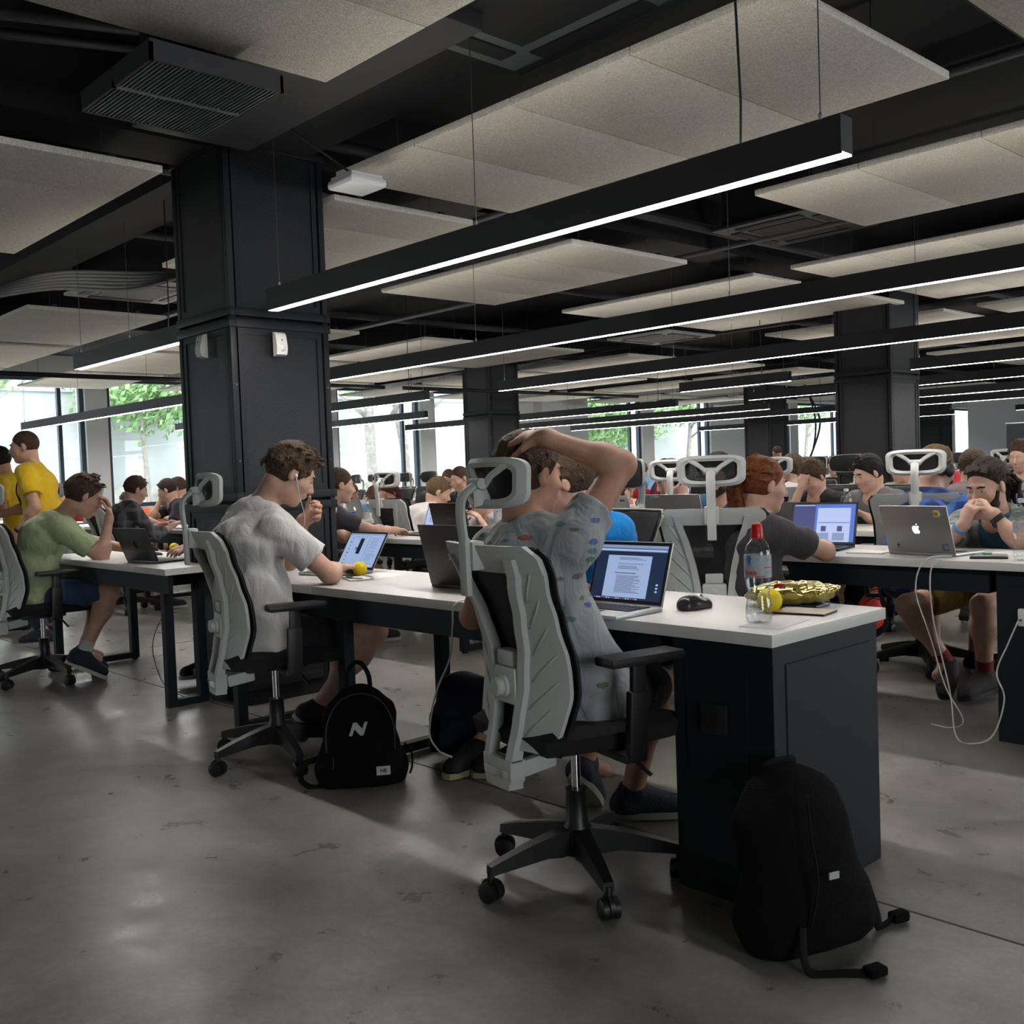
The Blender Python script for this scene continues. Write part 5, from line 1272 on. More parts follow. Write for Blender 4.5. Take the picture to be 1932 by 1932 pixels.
MB().tube([p['arms']['R'][2]-d_*.030, p['arms']['R'][2]-d_*.020], .033, 16).build('pale_wristband', mat('wristband_cream', (.7, .62, .5), .5), R_, smooth=True)
lanyard(p, M_lany); q = ce-up_*.17+fw_*.155
MB().box(-.012, .012, -.003, .003, -.06, 0, bev=.002).build('lanyard_clip', M_whitep, R_).location = q
def seated(label, head, face, shirt, hairm_, hair='short', **k):
    """someone further back, placed by where the head is"""
    f = math.radians(face); d = V(math.cos(f), math.sin(f), 0); h = V(*head); nk = h-d*.055-V(0, 0, .15)
    o = math.sqrt(max(.03, .455**2-(nk[2]-.565)**2)); hp = nk-d*o
    P = dict(vox=.0095, shirt=shirt, pants=C_dshort, plen=.8, hairm=hairm_, hair=hair, head=head, neck=tuple(nk), skin=k.pop('skin', 2), hyaw=0, hpitch=14, wrinkle=.0022)
    r = V(d[1], -d[0], 0); P['wrR'] = tuple(hp+d*.52+r*.14+V(0, 0, .80-hp[2])); P['wrL'] = tuple(hp+d*.52-r*.14+V(0, 0, .80-hp[2]))
    pr = k.pop('prop', None)
    if pr == 'R': P['wrR'] = tuple(h+d*.055+r*.05-V(0, 0, .10)); P['elR'] = (.3, .4, -1); P['hdR'] = ((-.1, .0, 1), (0, -1, 0), .6)
    if pr == 'L': P['wrL'] = tuple(h+d*.06-r*.05-V(0, 0, .10)); P['elL'] = (-.3, .4, -1); P['hdL'] = ((.1, .0, 1), (0, -1, 0), .6)
    if pr == 'F': P['wrR'] = tuple(h+d*.11+r*.02-V(0, 0, .06)); P['elR'] = (.3, .4, -1); P['hdR'] = ((-.25, -.1, 1), (0, -1, 0), .35)
    P.update(k); return person(label, float(hp[0]), float(hp[1]), face, P), hp+d*.08
def headphones(p, m=None):
    H = p['H']; mb = MB(); pts = [H(.088*math.cos(a), -.012, .01+.118*math.sin(a)) for a in [PI*i/12 for i in range(13)]]
    mb.tube(pts, [(.004, .011)]*13, 8)
    for s_ in (-1, 1): mb.ell(H(s_*.092, -.008, -.004), (.018, .034, .040), 14, 10, 0, Matrix([list(r) for r in p['HR']]))
    mb.build('headphones', m or M_blackp, p['root'], smooth='all')
def behind(pos, face, label, group=GR, d=.0): f = math.radians(face); return chair(float(pos[0])-d*math.cos(f), float(pos[1])-d*math.sin(f), face, label, None, group)
p, c = seated('man with dark hair and beard in teal, mostly hidden behind a chair headrest', (-3.66, 5.13, 1.13), 272, C_teal, Hb, beard=True, hpitch=8); 
p, c = seated('man with shaved sides and big headphones in navy, cheek resting on his fist', (-4.20, 5.36, 1.10), 262, C_navy, Hl, prop='L', hyaw=-22, hpitch=24, vox=.0078); headphones(p); watch(p, 'L')
p2, c = seated('young man with black hair in a grey t-shirt with a blue print, looking down', (-3.51, 6.68, 1.09), 262, C_grey, Hk, hyaw=-20, hpitch=20, vox=.0078); behind(c, 262, 'chair with black mesh behind the young man in the grey printed t-shirt')
q = p2['che']+p2['fwd']*.125; lanyard(p2, M_lany)
Fd = Field(p2['che']-.25, p2['che']+.25, .008); Fd.cone(p2['wai']+p2['up3']*.02+p2['fwd']*.012, p2['che']+p2['fwd']*.012, .108, .118, .03, lat=p2['lat'], ls=1.0, clip=[(p2['che']+p2['up3']*.03, p2['up3']), (p2['che']-p2['up3']*.16, -p2['up3']), (p2['che']+p2['fwd']*.06, -p2['fwd'])]); Fd.build('shirt_print', mat('pale_blue_print', (.18, .42, .58), .8), p2['root'])
MB().poly([(-.01, -.02), (.035, -.02), (.03, .05), (.012, .10), (.0, .05)], .004).build('print_detail', mat('red_print', (.6, .06, .03), .8), p2['root']).location = q+V(.02, .012, -.10)
p, c = seated('man in black t-shirt holding his forehead at a grey laptop', (-4.03, 6.83, 1.07), 268, C_black, Hb2, 'curly', prop='F', hyaw=-8, hpitch=30, vox=.008); behind(c, 268, 'chair with black mesh headrest behind the man holding his forehead')
lanyard(p, mat('gold_lanyard', (.3, .2, .05), .6))
p, c = seated('brown haired person in white seen from behind, left of the man holding his forehead', (-4.46, 7.28, 1.12), 80, C_wh, Hb2); behind(c, 112, 'light grey chair in front of the person in white, centre right')
p, c = seated('man in blue plaid shirt with headphones seen from behind', (-2.50, 5.52, 1.12), 86, C_plaidb, Hl, hyaw=-10, sleeve=1.5, vox=.0075); headphones(p)
chair(-2.62, 5.56, 112, 'light grey chair with headrest left of the man in blue plaid', 15, GR)
p, c = seated('dark haired person in a pale shirt right of the man in blue plaid, farther back', (-2.98, 7.15, 1.10), 88, C_dbrown, Hb2)
chair(-4.18, 5.42, 118, 'light grey chair left of the tall headrest, one desk row farther back', 10, GR)
p, c = seated('person with brown hair at the right edge, behind a white headrest', (-3.22, 8.62, 1.17), 268, C_navy, Hb2); chair(-2.50, 7.30, 112, 'light grey chair at the right edge behind the dreadlocks', 15, GR)
# ---- left part, seen past the big column
p, c = seated('man in dark plaid shirt left of the big column', (-9.52, 4.02, 1.145), 84, C_plaidg, Hb2, sleeve=1.5, hyaw=-6, hpitch=18); behind(c, 90, 'light grey chair of the man in the dark plaid shirt')
chair(-10.55, 3.92, 80, 'light grey chair with headrest between the man in green and the dark plaid shirt', 15, GR)
p, c = seated('smiling man in black t-shirt left of the column, chin on his hand', (-11.34, 5.15, 1.12), 262, C_black, Hb, prop='R', hyaw=-30, hpitch=18)
p, c = seated('brown haired person farther back beside the column, behind the man with chin on hand', (-12.35, 5.75, 1.14), 262, C_wh, Hb2, hyaw=-30)
p, c = seated('person with glasses between the standing man and the man in green', (-14.6, 5.1, 1.12), 268, C_red, Hb2, hyaw=-20)
p, c = seated('person in orange half hidden by a headrest at the left', (-12.6, 5.2, .98), 266, C_orange, Hb)
# ---- between the big column and the front man
p, c = seated('woman with long ginger hair, rows behind the man in charcoal', (-10.71, 7.25, .99), 84, C_wh, Hg, 'long', female=True); behind(c, 84, 'black headrest chair by the ginger haired woman')
p, c = seated('second woman with long ginger hair, next to the first', (-10.2, 7.3, .96), 84, C_lb, Hg, 'long', female=True)
p, c = seated('woman with dark red hair in taupe, hand over her forehead', (-9.25, 6.78, 1.0), 270, C_dbrown, Hr2, 'long', prop='F', female=True, hpitch=26); behind(c, 266, 'chair with raised black headrest behind the woman with dark red hair')
p, c = seated('fair haired man in a light t-shirt seen from behind, head turned right', (-6.95, 5.62, 1.035), 78, C_wh, Hl, hyaw=-26, hpitch=24); behind(c, 96, 'light grey chair under the fair haired man in the light t-shirt')
p, c = seated('close cropped man in black behind the fair haired man', (-8.12, 6.85, 1.135), 268, C_black, Hb2, 'buzz')
p, c = seated('person in black and white striped sleeves behind the near headrest', (-5.92, 5.2, .99), 268, plaid_mat('black_white_stripes', (.02, .02, .02), (.6, .6, .6), (.6, .6, .6), 40), Hb)
# ---- behind the raised elbow
p, c = seated('person in light blue shirt hunched over behind the raised elbow', (-6.42, 7.42, .96), 84, C_lb, Hb2)
p, c = seated('person in dark shirt with black hair just right of the elbow, far back', (-8.25, 9.05, 1.13), 266, C_navy, Hb); behind(V(-8.1, 8.9-1.6, 0), 270, 'black backed chair right of the raised elbow')
p, c = seated('person in a red t-shirt far back right of the elbow', (-7.75, 9.1, 1.05), 266, C_red, Hb)
p, c = seated('dark haired person far back between the headphones man and the headrest', (-7.3, 9.2, 1.14), 266, C_plaidr, Hk)
person('person standing far back in front of the window by the dark cabinet', -9.05, 14.6, 200, dict(vox=.0115, stand=True, shirt=C_char, pants=C_jeans, plen=1.88, hairm=Hb2, hair='buzz', skin=1, hyaw=-40, scale=.86, hip=.80, shoe=M_shoe))
# ---- more people at the far desk rows
rr = random.Random(11)
far = [(-9.3, 8.95, 84, C_navy, Hb, 'short', 'navy', 'at the fifth desk row, left of the middle column'), (-10.6, 8.75, 266, C_wh, Hl, 'short', 'white', 'at the fourth desk row near the windows'), (-12.2, 8.75, 268, C_red, Hb2, 'short', 'red', 'at the fourth desk row, closest to the left windows'),
       (-14.0, 7.35, 84, C_black, Hb, 'short', 'black', 'at the fourth row by the left windows'), (-10.7, 10.3, 266, C_lb, Hb2, 'short', 'light blue', 'at the fifth desk row, left half'), (-14.1, 10.3, 266, C_dbrown, Hr2, 'long', 'taupe', 'at the fifth desk row beside the windows'),
       (-5.4, 8.75, 266, C_grey, Hb2, 'short', 'grey', 'at the fourth desk row, mid hall'), (-6.9, 10.3, 266, C_char, Hk, 'short', 'charcoal', 'at the fifth desk row, mid hall'), (-4.3, 8.78, 268, C_lime, Hl, 'short', 'pale green', 'at the fourth desk row right of centre'),
       (-3.3, 9.1, 84, C_black, Hk, 'short', 'black', 'at the fifth desk row right of centre'), (-7.0, 12.4, 266, C_wh, Hb, 'short', 'white', 'at the sixth desk row, mid hall'), (-5.6, 12.4, 266, C_red, Hb2, 'short', 'red', 'at the sixth desk row'),
       (-12.9, 12.4, 266, C_navy, Hb, 'short', 'navy', 'at the sixth desk row by the windows'), (-10.3, 12.4, 266, C_lb, Hl, 'short', 'light blue', 'at the sixth desk row, left half'), (-7.4, 14.2, 266, C_orange, Hb, 'short', 'orange', 'at the seventh desk row'),
       (-11.2, 14.2, 266, C_black, Hb2, 'short', 'black', 'at the seventh desk row, left half'), (-6.4, 16.2, 266, C_char, Hb, 'short', 'charcoal', 'at the farthest desk row'), (-10.0, 16.2, 268, C_dbrown, Hl, 'short', 'taupe', 'at the farthest desk row, left half')]
taken = []
for x, y, f, sh, hm, st, cn, wh in far:
    p, c = seated(f'person in {cn} {wh}', (x, y, 1.08+rr.random()*.08), f, sh, hm, st, vox=.0125, hyaw=rr.uniform(-25, 25), legs=False, pants=None, prop=rr.choice([None, None, 'R', 'L'])); behind(c, f, f'grey chair of person in {cn} {wh}'); taken.append((float(c[0]), float(c[1])))
ord_ = ['first', 'second', 'third', 'fourth', 'fifth', 'sixth', 'seventh', 'eighth']
for row, y in (('D', 7.35), ('D', 8.65), ('E', 10.3), ('F', 12.45), ('G', 14.25)):
    for bank, xs in (('right', [-7.6, -6.1, -4.9, -3.6, -2.5]), ('left', [-15.0, -13.2, -11.4, -9.8])):
        f = 90 if y in (7.35, 9.2) else 270
        for i, x in enumerate(xs):
            if rr.random() < .2: continue
            if (row, y, bank, i) in (('D', 7.35, 'right', 1), ('D', 7.35, 'right', 2), ('D', 7.35, 'right', 3), ('D', 7.35, 'left', 2)): continue
            xx = x+rr.uniform(-.25, .25)
            if any(abs(xx-a) < .6 and abs(y-b) < .6 for a, b in taken): continue
            chair(xx, y+.05, f+rr.uniform(-25, 25), f'light grey chair, {"near" if f == 90 else "far"} side of {rn2[row]} row, {ord_[i]} place in {bank} half', rr.uniform(0, 70), GR)
# ================================================================== laptops
M_alu = mat('aluminium', (.42, .42, .41), .35, metal=.75, bump=.02, bscale=600); M_aluw = mat('bright_aluminium', (.62, .62, .61), .4, metal=.4)
M_key = mat('black_keys', (.012, .012, .013), .5); M_lidb = mat('black_brushed_lid', (.018, .017, .017), .32, metal=.3); M_lids = mat('space_grey_lid', (.075, .072, .075), .4, metal=.5)
M_bezel = mat('black_glass_bezel', (.006, .006, .007), .35)
def em(name, c, s=1.): return mat(name, tuple(q*.15 for q in c), .3, emit=c, estr=s)
E_navy = em('screen_navy', (.010, .022, .055), 1.); E_page = em('screen_page', (.30, .40, .62), 1.); E_text = em('screen_text', (.10, .13, .22), 1.); E_bar = em('screen_bar', (.20, .28, .45), 1.); E_white = em('screen_white', (.42, .50, .78), 1.); E_blue = em('screen_blue', (.05, .15, .55), 1.); E_dkblue = em('screen_dark_blue', (.025, .035, .16), 1.); E_red = em('screen_red', (.5, .04, .05), 1.); E_dark = em('screen_dark', (.01, .012, .02), 1.); E_violet = em('screen_violet', (.2, .12, .5), 1.)
E_logo = em('lit_logo', (.9, .93, 1), 1.1)
def laptop(label, x, y, deg, w=.31, d=.22, h=.20, ang=105, body=None, lid=None, bezel=None, content=(), logo=None, z=DT, keys=True, thick=.014, group=None):
    """deg: direction the user looks in (from user to screen); ang: opening angle"""
    t = thing('laptop', label, 'laptop', (x, y, z), at(deg), group); body = body or M_alu; lid = lid or body
    MB().box(-w/2, w/2, -d/2, d/2, .001, thick, bev=.005).build('base', body, t, smooth=True)
    if keys:
        k = MB(); k.box(-w*.42, w*.42, -d*.10, d*.40, thick-.0005, thick+.0004)
        for r_ in range(5):
            for c_ in range(13): kx = -w*.41+c_*w*.82/13; ky = -d*.09+r_*d*.096; k.box(kx+.001, kx+w*.82/13-.0015, ky+.001, ky+d*.096-.002, thick, thick+.0022)
        k.build('keyboard', M_key, t); MB().box(-w*.15, w*.15, -d*.44, -d*.14, thick-.0005, thick+.0003).build('trackpad', mat('trackpad', (.35, .35, .34), .3, metal=.5) if body is M_alu else M_key, t)
    a = math.radians(ang-90)
    M = Matrix.Translation((0, d/2-.004, thick)) @ Matrix.Rotation(-a, 4, 'X')        # lid frame: x right, z up the lid, -y faces the user
    MB().box(-w/2, w/2, 0, .006, 0, h, bev=.0028, M=M).build('lid', lid, t, smooth=True)
    MB().box(-w/2+.003, w/2-.003, -.0012, .0005, .004, h-.003, M=M).build('bezel', bezel or M_bezel, t)
    sw, sh = w-.022, h-.026; so = None
    def q(mb, u0, u1, v0, v1, mi, lay=1):
        x0, x1 = -sw/2+u0*sw, -sw/2+u1*sw; z0, z1 = .014+v0*sh, .014+v1*sh; yy = -.0014-.0003*lay
        mb.add([M @ Vector(p) for p in ((x0, yy, z0), (x1, yy, z0), (x1, yy, z1), (x0, yy, z1))], [(0, 1, 2, 3)], mi)
    ms = []; mb = MB()
    for it in content:
        m = it[4]
        if m not in ms: ms.append(m)
        q(mb, it[0], it[1], it[2], it[3], ms.index(m), it[5] if len(it) > 5 else 1)
    if content:
        me = bpy.data.meshes.new('screen'); me.from_pydata(mb.v, [], mb.f)
        for m in ms: me.materials.append(m)
        me.polygons.foreach_set('material_index', mb.m); so = bpy.data.objects.new('screen', me); COL.objects.link(so); so.parent = t
    if logo: logo(t, M @ Matrix.Translation((0, .0062, h/2)) @ Matrix.Rotation(PI, 4, 'Z'))   # x right seen from behind, -y outward
    return t
def disc_pts(cx, cz, r, a0, a1, n): return [(cx+r*math.cos(a0+(a1-a0)*i/n), cz+r*math.sin(a0+(a1-a0)*i/n)) for i in range(n+1)]
def apple(t, M, s=1., m=None):
    pts = [(0, .0125), (-.006, .0150), (-.013, .0125), (-.0165, .004), (-.0150, -.006), (-.010, -.014), (-.006, -.0165), (0, -.0145), (.006, -.0165), (.010, -.014), (.0145, -.007), (.0100, -.003), (.0085, .003), (.0105, .008), (.0135, .0105), (.010, .0145), (.006, .0150)]
    MB().poly([(a*s, b*s) for a, b in pts], -.0006, M=M).poly([(a*s, b*s) for a, b in ((.0, .0165), (.002, .021), (.007, .025), (.0065, .020), (.003, .0165))], -.0006, M=M).build('lid_logo', m or E_logo, t)
def txt_logo(s, size, m, dz=0., dx=0., name='lettering'):
    def f(t, M): text_mesh(s, size, m, t, M @ Matrix.Translation((dx, -.0005, dz)) @ Matrix.Rotation(PI/2, 4, 'X'), name)
    return f
def lines(u0, u1, v0, v1, n, m, seed=1, lay=2, frac=.55):
    r = random.Random(seed); out = []; dv = (v1-v0)/n
    for i in range(n):
        v = v1-(i+1)*dv
        if r.random() < .12: continue
        out.append((u0+r.random()*.02*(u1-u0), u1-(u1-u0)*r.random()*.4, v+dv*(1-frac)*.5, v+dv*(1+frac)*.5-dv*.1, m, lay))
    return out
# front laptop
doc = [(0, 1, 0, 1, E_navy, 1), (0, 1, .935, .99, E_bar, 2), (0, 1, .875, .925, E_bar, 2), (.02, .98, .89, .91, E_white, 3), (.17, .80, .04, .80, E_page, 2)]
doc += lines(.33, .74, .70, .77, 4, E_text, 1, 3)+lines(.33, .70, .55, .66, 5, E_text, 2, 3)+lines(.30, .66, .46, .50, 1, E_text, 3, 3)+lines(.33, .72, .12, .44, 15, E_text, 4, 3)
doc += [(.06+.035*i, .085+.035*i, .008, .028, (E_blue, E_white, E_page, E_red)[i % 4], 3) for i in range(18)]+[(.91, .94, .16+.06*i, .19+.06*i, E_white, 3) for i in range(3)]
laptop('open silver laptop showing a text document on the nearest desk, right of the front man', -2.115, 2.335, 91, .305, .22, .205, 109, M_aluw, content=doc)
# white t-shirt man's laptop
c2 = [(0, 1, 0, 1, E_page, 1), (0, 1, .95, 1, E_bar, 2), (.15, .55, .88, .90, E_bar, 2), (.36, .47, .38, .85, E_dark, 3), (.30, .36, .50, .58, E_blue, 3), (.60, .62, .05, .93, E_bar, 2)]
c2 += [(.10, .14, .06+.11*i, .09+.11*i, (E_dark, E_red, E_blue)[i % 3], 3) for i in range(8)]+lines(.66, .95, .1, .9, 18, E_bar, 6, 2)
laptop('open laptop of the man in white, screen showing a light blue page', -4.0, 2.605, 92, .29, .21, .20, 122, M_alu, content=c2)
# black laptop seen from behind
M_silver = mat('silver_print', (.6, .6, .6), .3, metal=.8)
def asus(t, M): text_mesh('ASUS', .034, M_silver, t, M @ Matrix.Translation((0, -.0005, -.005)) @ Matrix.Rotation(PI/2, 4, 'X'), 'lettering', bold=.0008)
laptop('large black laptop seen from behind on the nearest desk, between the two men', -2.98, 2.64, 270, .385, .26, .245, 104, M_lidb, M_lidb, logo=asus, content=[(0, 1, 0, 1, E_bar, 1)])
# first row, left of the column
M_dark_logo = mat('dark_mirror_logo', (.004, .004, .005), .2)
laptop('dark grey laptop seen from behind left of the big column', -5.70, 2.52, 280, .31, .215, .205, 112, M_lids, M_lids, logo=lambda t, M: apple(t, M, 1.1, M_dark_logo), content=[(0, 1, 0, 1, E_white, 1)])
t = thing('keyboard', 'flat dark keyboard under the hand of the man in pale green', 'keyboard', (-6.36, 2.73, DT), at(80))
MB().box(-.17, .17, -.06, .06, .001, .012, bev=.004).build('keyboard_base', M_lids, t, smooth=True); mb = MB()
for r_ in range(4):
    for c_ in range(14): mb.box(-.165+c_*.0236, -.165+c_*.0236+.020, -.054+r_*.0275, -.054+r_*.0275+.023, .012, .0155)
mb.build('keys', M_key, t)
brown = [(0, 1, 0, 1, em('screen_ochre', (.10, .06, .02)), 1), (.18, .95, .08, .95, em('screen_dim', (.16, .15, .16)), 2)]+lines(.22, .9, .1, .9, 14, E_text, 9, 3)
laptop('open laptop with ochre edged page left of the big column', -7.85, 4.62, 96, .36, .25, .25, 100, M_lidb, content=brown)
# second row
thk = [(0, 1, 0, 1, E_dkblue, 1), (.36, 1, .0, 1, E_blue, 2), (.40, .93, .0, .90, E_white, 3), (.42, .92, .50, .52, E_blue, 4)]+[(.02, .35, .955, .985, E_page, 3)]
thk += [(.47, .55, .28, .42, E_dkblue, 4), (.73, .81, .28, .42, E_dkblue, 4), (.41, .60, .04, .24, E_bar, 4), (.66, .85, .04, .24, E_bar, 4)]
laptop('black laptop of the woman with the red ponytail, showing two round portraits', -2.72, 4.60, 100, .345, .24, .225, 108, M_lidb, content=thk)
def mac2(t, M):
    apple(t, M, 1.25)
    def st(x, z, pts, m, nm): MB().poly([(a+x, b+z) for a, b in pts], -.0005, M=M).build(nm, m, t)
    Ms = lambda n, c: mat(n, c, .5)
    st(.115, .078, [(-.016, -.017), (.012, -.017), (.020, -.004), (.012, .016), (-.016, .016)], Ms('sticker_white', (.6, .58, .52)), 'sticker'); st(.112, .077, [(-.011, -.011), (.010, -.011), (.010, .011), (-.011, .011)], mat('sticker_yellow', (.72, .42, .01), .5), 'sticker')
    MB().poly([(.1013, .0667), (.1223, .0667), (.1223, .0880), (.1013, .0880)], -.0009, M=M).build('sticker', mat('sticker_yellow', (.72, .42, .01), .5), t)
    text_mesh('rJS', .014, M_blackp, t, M @ Matrix.Translation((.112, -.0012, .076)) @ Matrix.Rotation(PI/2, 4, 'X'), 'sticker_lettering')
    st(.125, -.082, [(-.016, -.016), (.016, -.016), (.016, .016), (-.016, .016)], Ms('sticker_blue_photo', (.07, .12, .22)), 'sticker'); st(.125, -.082, [(-.012, -.010), (.006, -.014), (.012, .004), (-.002, .010)], Ms('sticker_pale', (.62, .5, .42)), 'sticker')
    st(-.108, -.078, [(-.007, -.006), (.007, -.006), (.006, .004), (.001, .010), (-.005, .004)], Ms('sticker_brown', (.22, .05, .03)), 'sticker')
    text_mesh('JET', .006, M_blackp, t, M @ Matrix.Translation((-.108, -.0008, -.090)) @ Matrix.Rotation(PI/2, 4, 'X'), 'sticker_lettering')
laptop('silver laptop with stickers and a lit white logo in front of the man with dreadlocks', -2.09, 4.60, 262, .335, .235, .225, 108, M_alu, M_alu, logo=mac2, content=[(0, 1, 0, 1, E_white, 1)])
def wlogo(t, M):
    M2 = M @ Matrix.Rotation(PI/2, 4, 'X'); m = mat('dark_print', (.06, .06, .06), .5)
    MB().lathe([(.021, 0), (.021, .0008), (.0175, .0008), (.0175, 0)], 28, M=M2).build('logo_ring', m, t)
    text_mesh('W', .034, m, t, M2, 'lettering', bold=.0008)
    MB().tube([M @ Vector(q_) for q_ in ((.0, -.0012, -.120), (.028, -.0012, -.095), (.045, -.0012, -.062), (.055, -.0012, -.072), (.062, -.0012, -.12))], .0011, 6).build('pen_drawing', mat('ink_blue', (.02, .05, .09), .5), t)
    MB().poly([(-.145, .122), (-.115, .122), (-.115, .134), (-.145, .134)], -.0006, M=M).build('sticker', mat('sticker_lightblue', (.2, .42, .65), .5), t); MB().poly([(-.112, .122), (-.085, .122), (-.085, .134), (-.112, .134)], -.0006, M=M).build('sticker', mat('sticker_cream_yellow', (.6, .52, .15), .5), t)
laptop('large silver laptop with a round W logo seen from behind, left of the tall headrest', -3.50, 4.66, 268, .40, .27, .28, 102, M_alu, M_alu, logo=wlogo, content=[(0, 1, 0, 1, E_white, 1)])
laptop('laptop of the man in charcoal, bluish text page on its screen', -5.98, 4.66, 84, .33, .23, .22, 108, M_lidb, content=[(0, 1, 0, 1, E_white, 1)]+lines(.1, .9, .3, .95, 12, E_bar, 8, 2))
laptop('black laptop seen from behind beside the laptop of the man in charcoal', -5.55, 4.72, 274, .36, .25, .235, 104, M_lidb, M_lidb, logo=txt_logo('ASUS', .02, mat('faint_print', (.05, .05, .05), .3)), content=[(0, 1, 0, 1, E_bar, 1)])
# third row and further
laptop('silver laptop with a lit white logo behind the man in charcoal', -8.95, 6.25, 268, .31, .22, .21, 108, M_alu, logo=lambda t, M: apple(t, M, 1.2), content=[(0, 1, 0, 1, E_white, 1)])
def java(t, M): apple(t, M @ Matrix.Translation((.03, 0, -.02)), 1.2); text_mesh('java', .03, M_blackp, t, M @ Matrix.Translation((.10, -.0005, .075)) @ Matrix.Rotation(PI/2, 4, 'X'), 'lettering', bold=.0008)
laptop('silver laptop with black lettering on its lid behind the raised elbow', -5.30, 6.20, 268, .33, .23, .22, 105, M_alu, logo=java, content=[(0, 1, 0, 1, E_white, 1)])
def wings(t, M):
    s = .0026; pts = [(0, -10), (3, -3), (8, -2), (10, -6), (13, -1), (19, 0), (24, 6), (15, 5), (10, 3), (8, 7), (6, 3), (3, 4), (2, 7), (-2, 7), (-3, 4), (-6, 3), (-8, 7), (-10, 3), (-15, 5), (-24, 6), (-19, 0), (-13, -1), (-10, -6), (-8, -2), (-3, -3)]
    mb = MB(); M3 = M
    o = mb.poly([(a*s, b*s) for a, b in pts], -.0006, M=M3).build('winged_sticker', M_blackp, t)
laptop('silver laptop with a black winged sticker behind the red ponytail', -4.08, 6.16, 268, .34, .24, .235, 102, M_alu, logo=wings, content=[(0, 1, 0, 1, E_white, 1)])
laptop('grey laptop of the man holding his forehead', -3.78, 6.28, 268, .36, .25, .17, 112, mat('warm_grey_lid', (.11, .105, .10), .4, metal=.4), content=[(0, 1, 0, 1, E_white, 1)])
rr = random.Random(5)
spots = [(-9.9, 6.2, 268, 'third', 'left half, by the women with ginger hair'), (-10.6, 6.2, 88, 'third', 'left half, screen towards the camera'), (-8.1, 6.2, 270, 'third', 'in front of the close cropped man'), (-11.9, 4.6, 88, 'second', 'left half by the windows'), (-11.2, 4.62, 270, 'second', 'in front of the smiling man'), (-12.6, 4.6, 270, 'second', 'farther left'),
         (-9.5, 4.55, 88, 'second', 'of the man in dark plaid'), (-7.8, 8.1, 268, 'fourth', 'mid hall'), (-6.4, 8.1, 88, 'fourth', 'of the person in light blue'), (-5.3, 8.15, 268, 'fourth', 'of the person in grey'), (-4.4, 8.1, 88, 'fourth', 'of the person in white'), (-2.9, 8.1, 88, 'fourth', 'rightmost'),
         (-10.7, 8.1, 268, 'fourth', 'left half'), (-12.2, 8.1, 268, 'fourth', 'by the windows'), (-6.6, 9.95, 268, 'fifth', 'mid hall'), (-3.3, 9.9, 88, 'fifth', 'right of centre'), (-9.6, 9.9, 88, 'fifth', 'left half'), (-2.45, 6.2, 88, 'third', 'of the man in blue plaid')]
for x, y, dg, rw, wh in spots:
    mt = rr.choice([M_alu, M_lidb, M_lids]); laptop(f'open laptop on the {rw} desk row, {wh}', x, y, dg+rr.uniform(-8, 8), .33, .23, .22, 106, mt, content=[(0, 1, 0, 1, rr.choice([E_white, E_page, E_dkblue, E_violet]), 1)], keys=False)

# ================================================================== things on the nearest desk
M_yel = mat('yellow_foam', (.78, .58, .005), .45, bump=.05, bscale=200)
def ball(x, y, label, r=.032, z=DT):
    tag(MB().ell((0, 0, r), (r, r, r*.98), 28, 18).build('stress_ball', M_yel, smooth='all', loc=(x, y, z)), label, 'ball', 'yellow stress balls')
ball(-3.825, 2.62, 'yellow ball beside the notepad near the man in white', .033)
ball(-1.685, 2.60, 'yellow ball behind the water bottle on the nearest desk', .037)
ball(-6.30, 2.89, 'yellow ball on the desk of the man in pale green', .032); ball(-5.62, 2.80, 'yellow ball behind the dark laptop left of the big column', .03)
ball(-9.15, 6.02, 'yellow ball in front of the woman with dark red hair', .033); ball(-3.42, 6.08, 'yellow ball beside the bottle in front of the grey printed t-shirt', .036); ball(-3.3, 4.78, 'yellow ball seen through the mesh of the tall chair', .035)
tag(MB().tube([(-.035, 0, .008), (0, .01, .010), (.04, .035, .006)], .006, 8).ell((0, -.01, .01), (.03, .02, .01)).build('folded_cap', M_blackp, smooth='all', loc=(-3.47, 5.97, DT)), 'small black folded item in front of the yellow ball on the third desk row', 'item')
# mouse
Fd = Field((-.05, -.07, -.01), (.05, .07, .06), .0022); Fd.cone((-.004, -.035, .012), (0, .04, .010), .026, .022, .02, lat=(1, 0, 0), ls=1.15); Fd.ell((-.004, -.012, .022), (.025, .038, .021), None, .02); Fd.ell((-.034, .0, .006), (.016, .032, .008), None, .012); Fd.plane((0, 0, .002), (0, 0, -1))
t = thing('computer_mouse', 'dark grey sculpted mouse right of the open silver laptop', 'mouse', (-1.915, 2.545, DT), at(78)); Fd.build('mouse_shell', mat('gunmetal_plastic', (.035, .033, .034), .22, metal=.3), t, 2)
MB().tube([(-.003, .022, .036), (.003, .022, .036)], .009, 16).build('scroll_wheel', M_chrome, t, smooth=True)
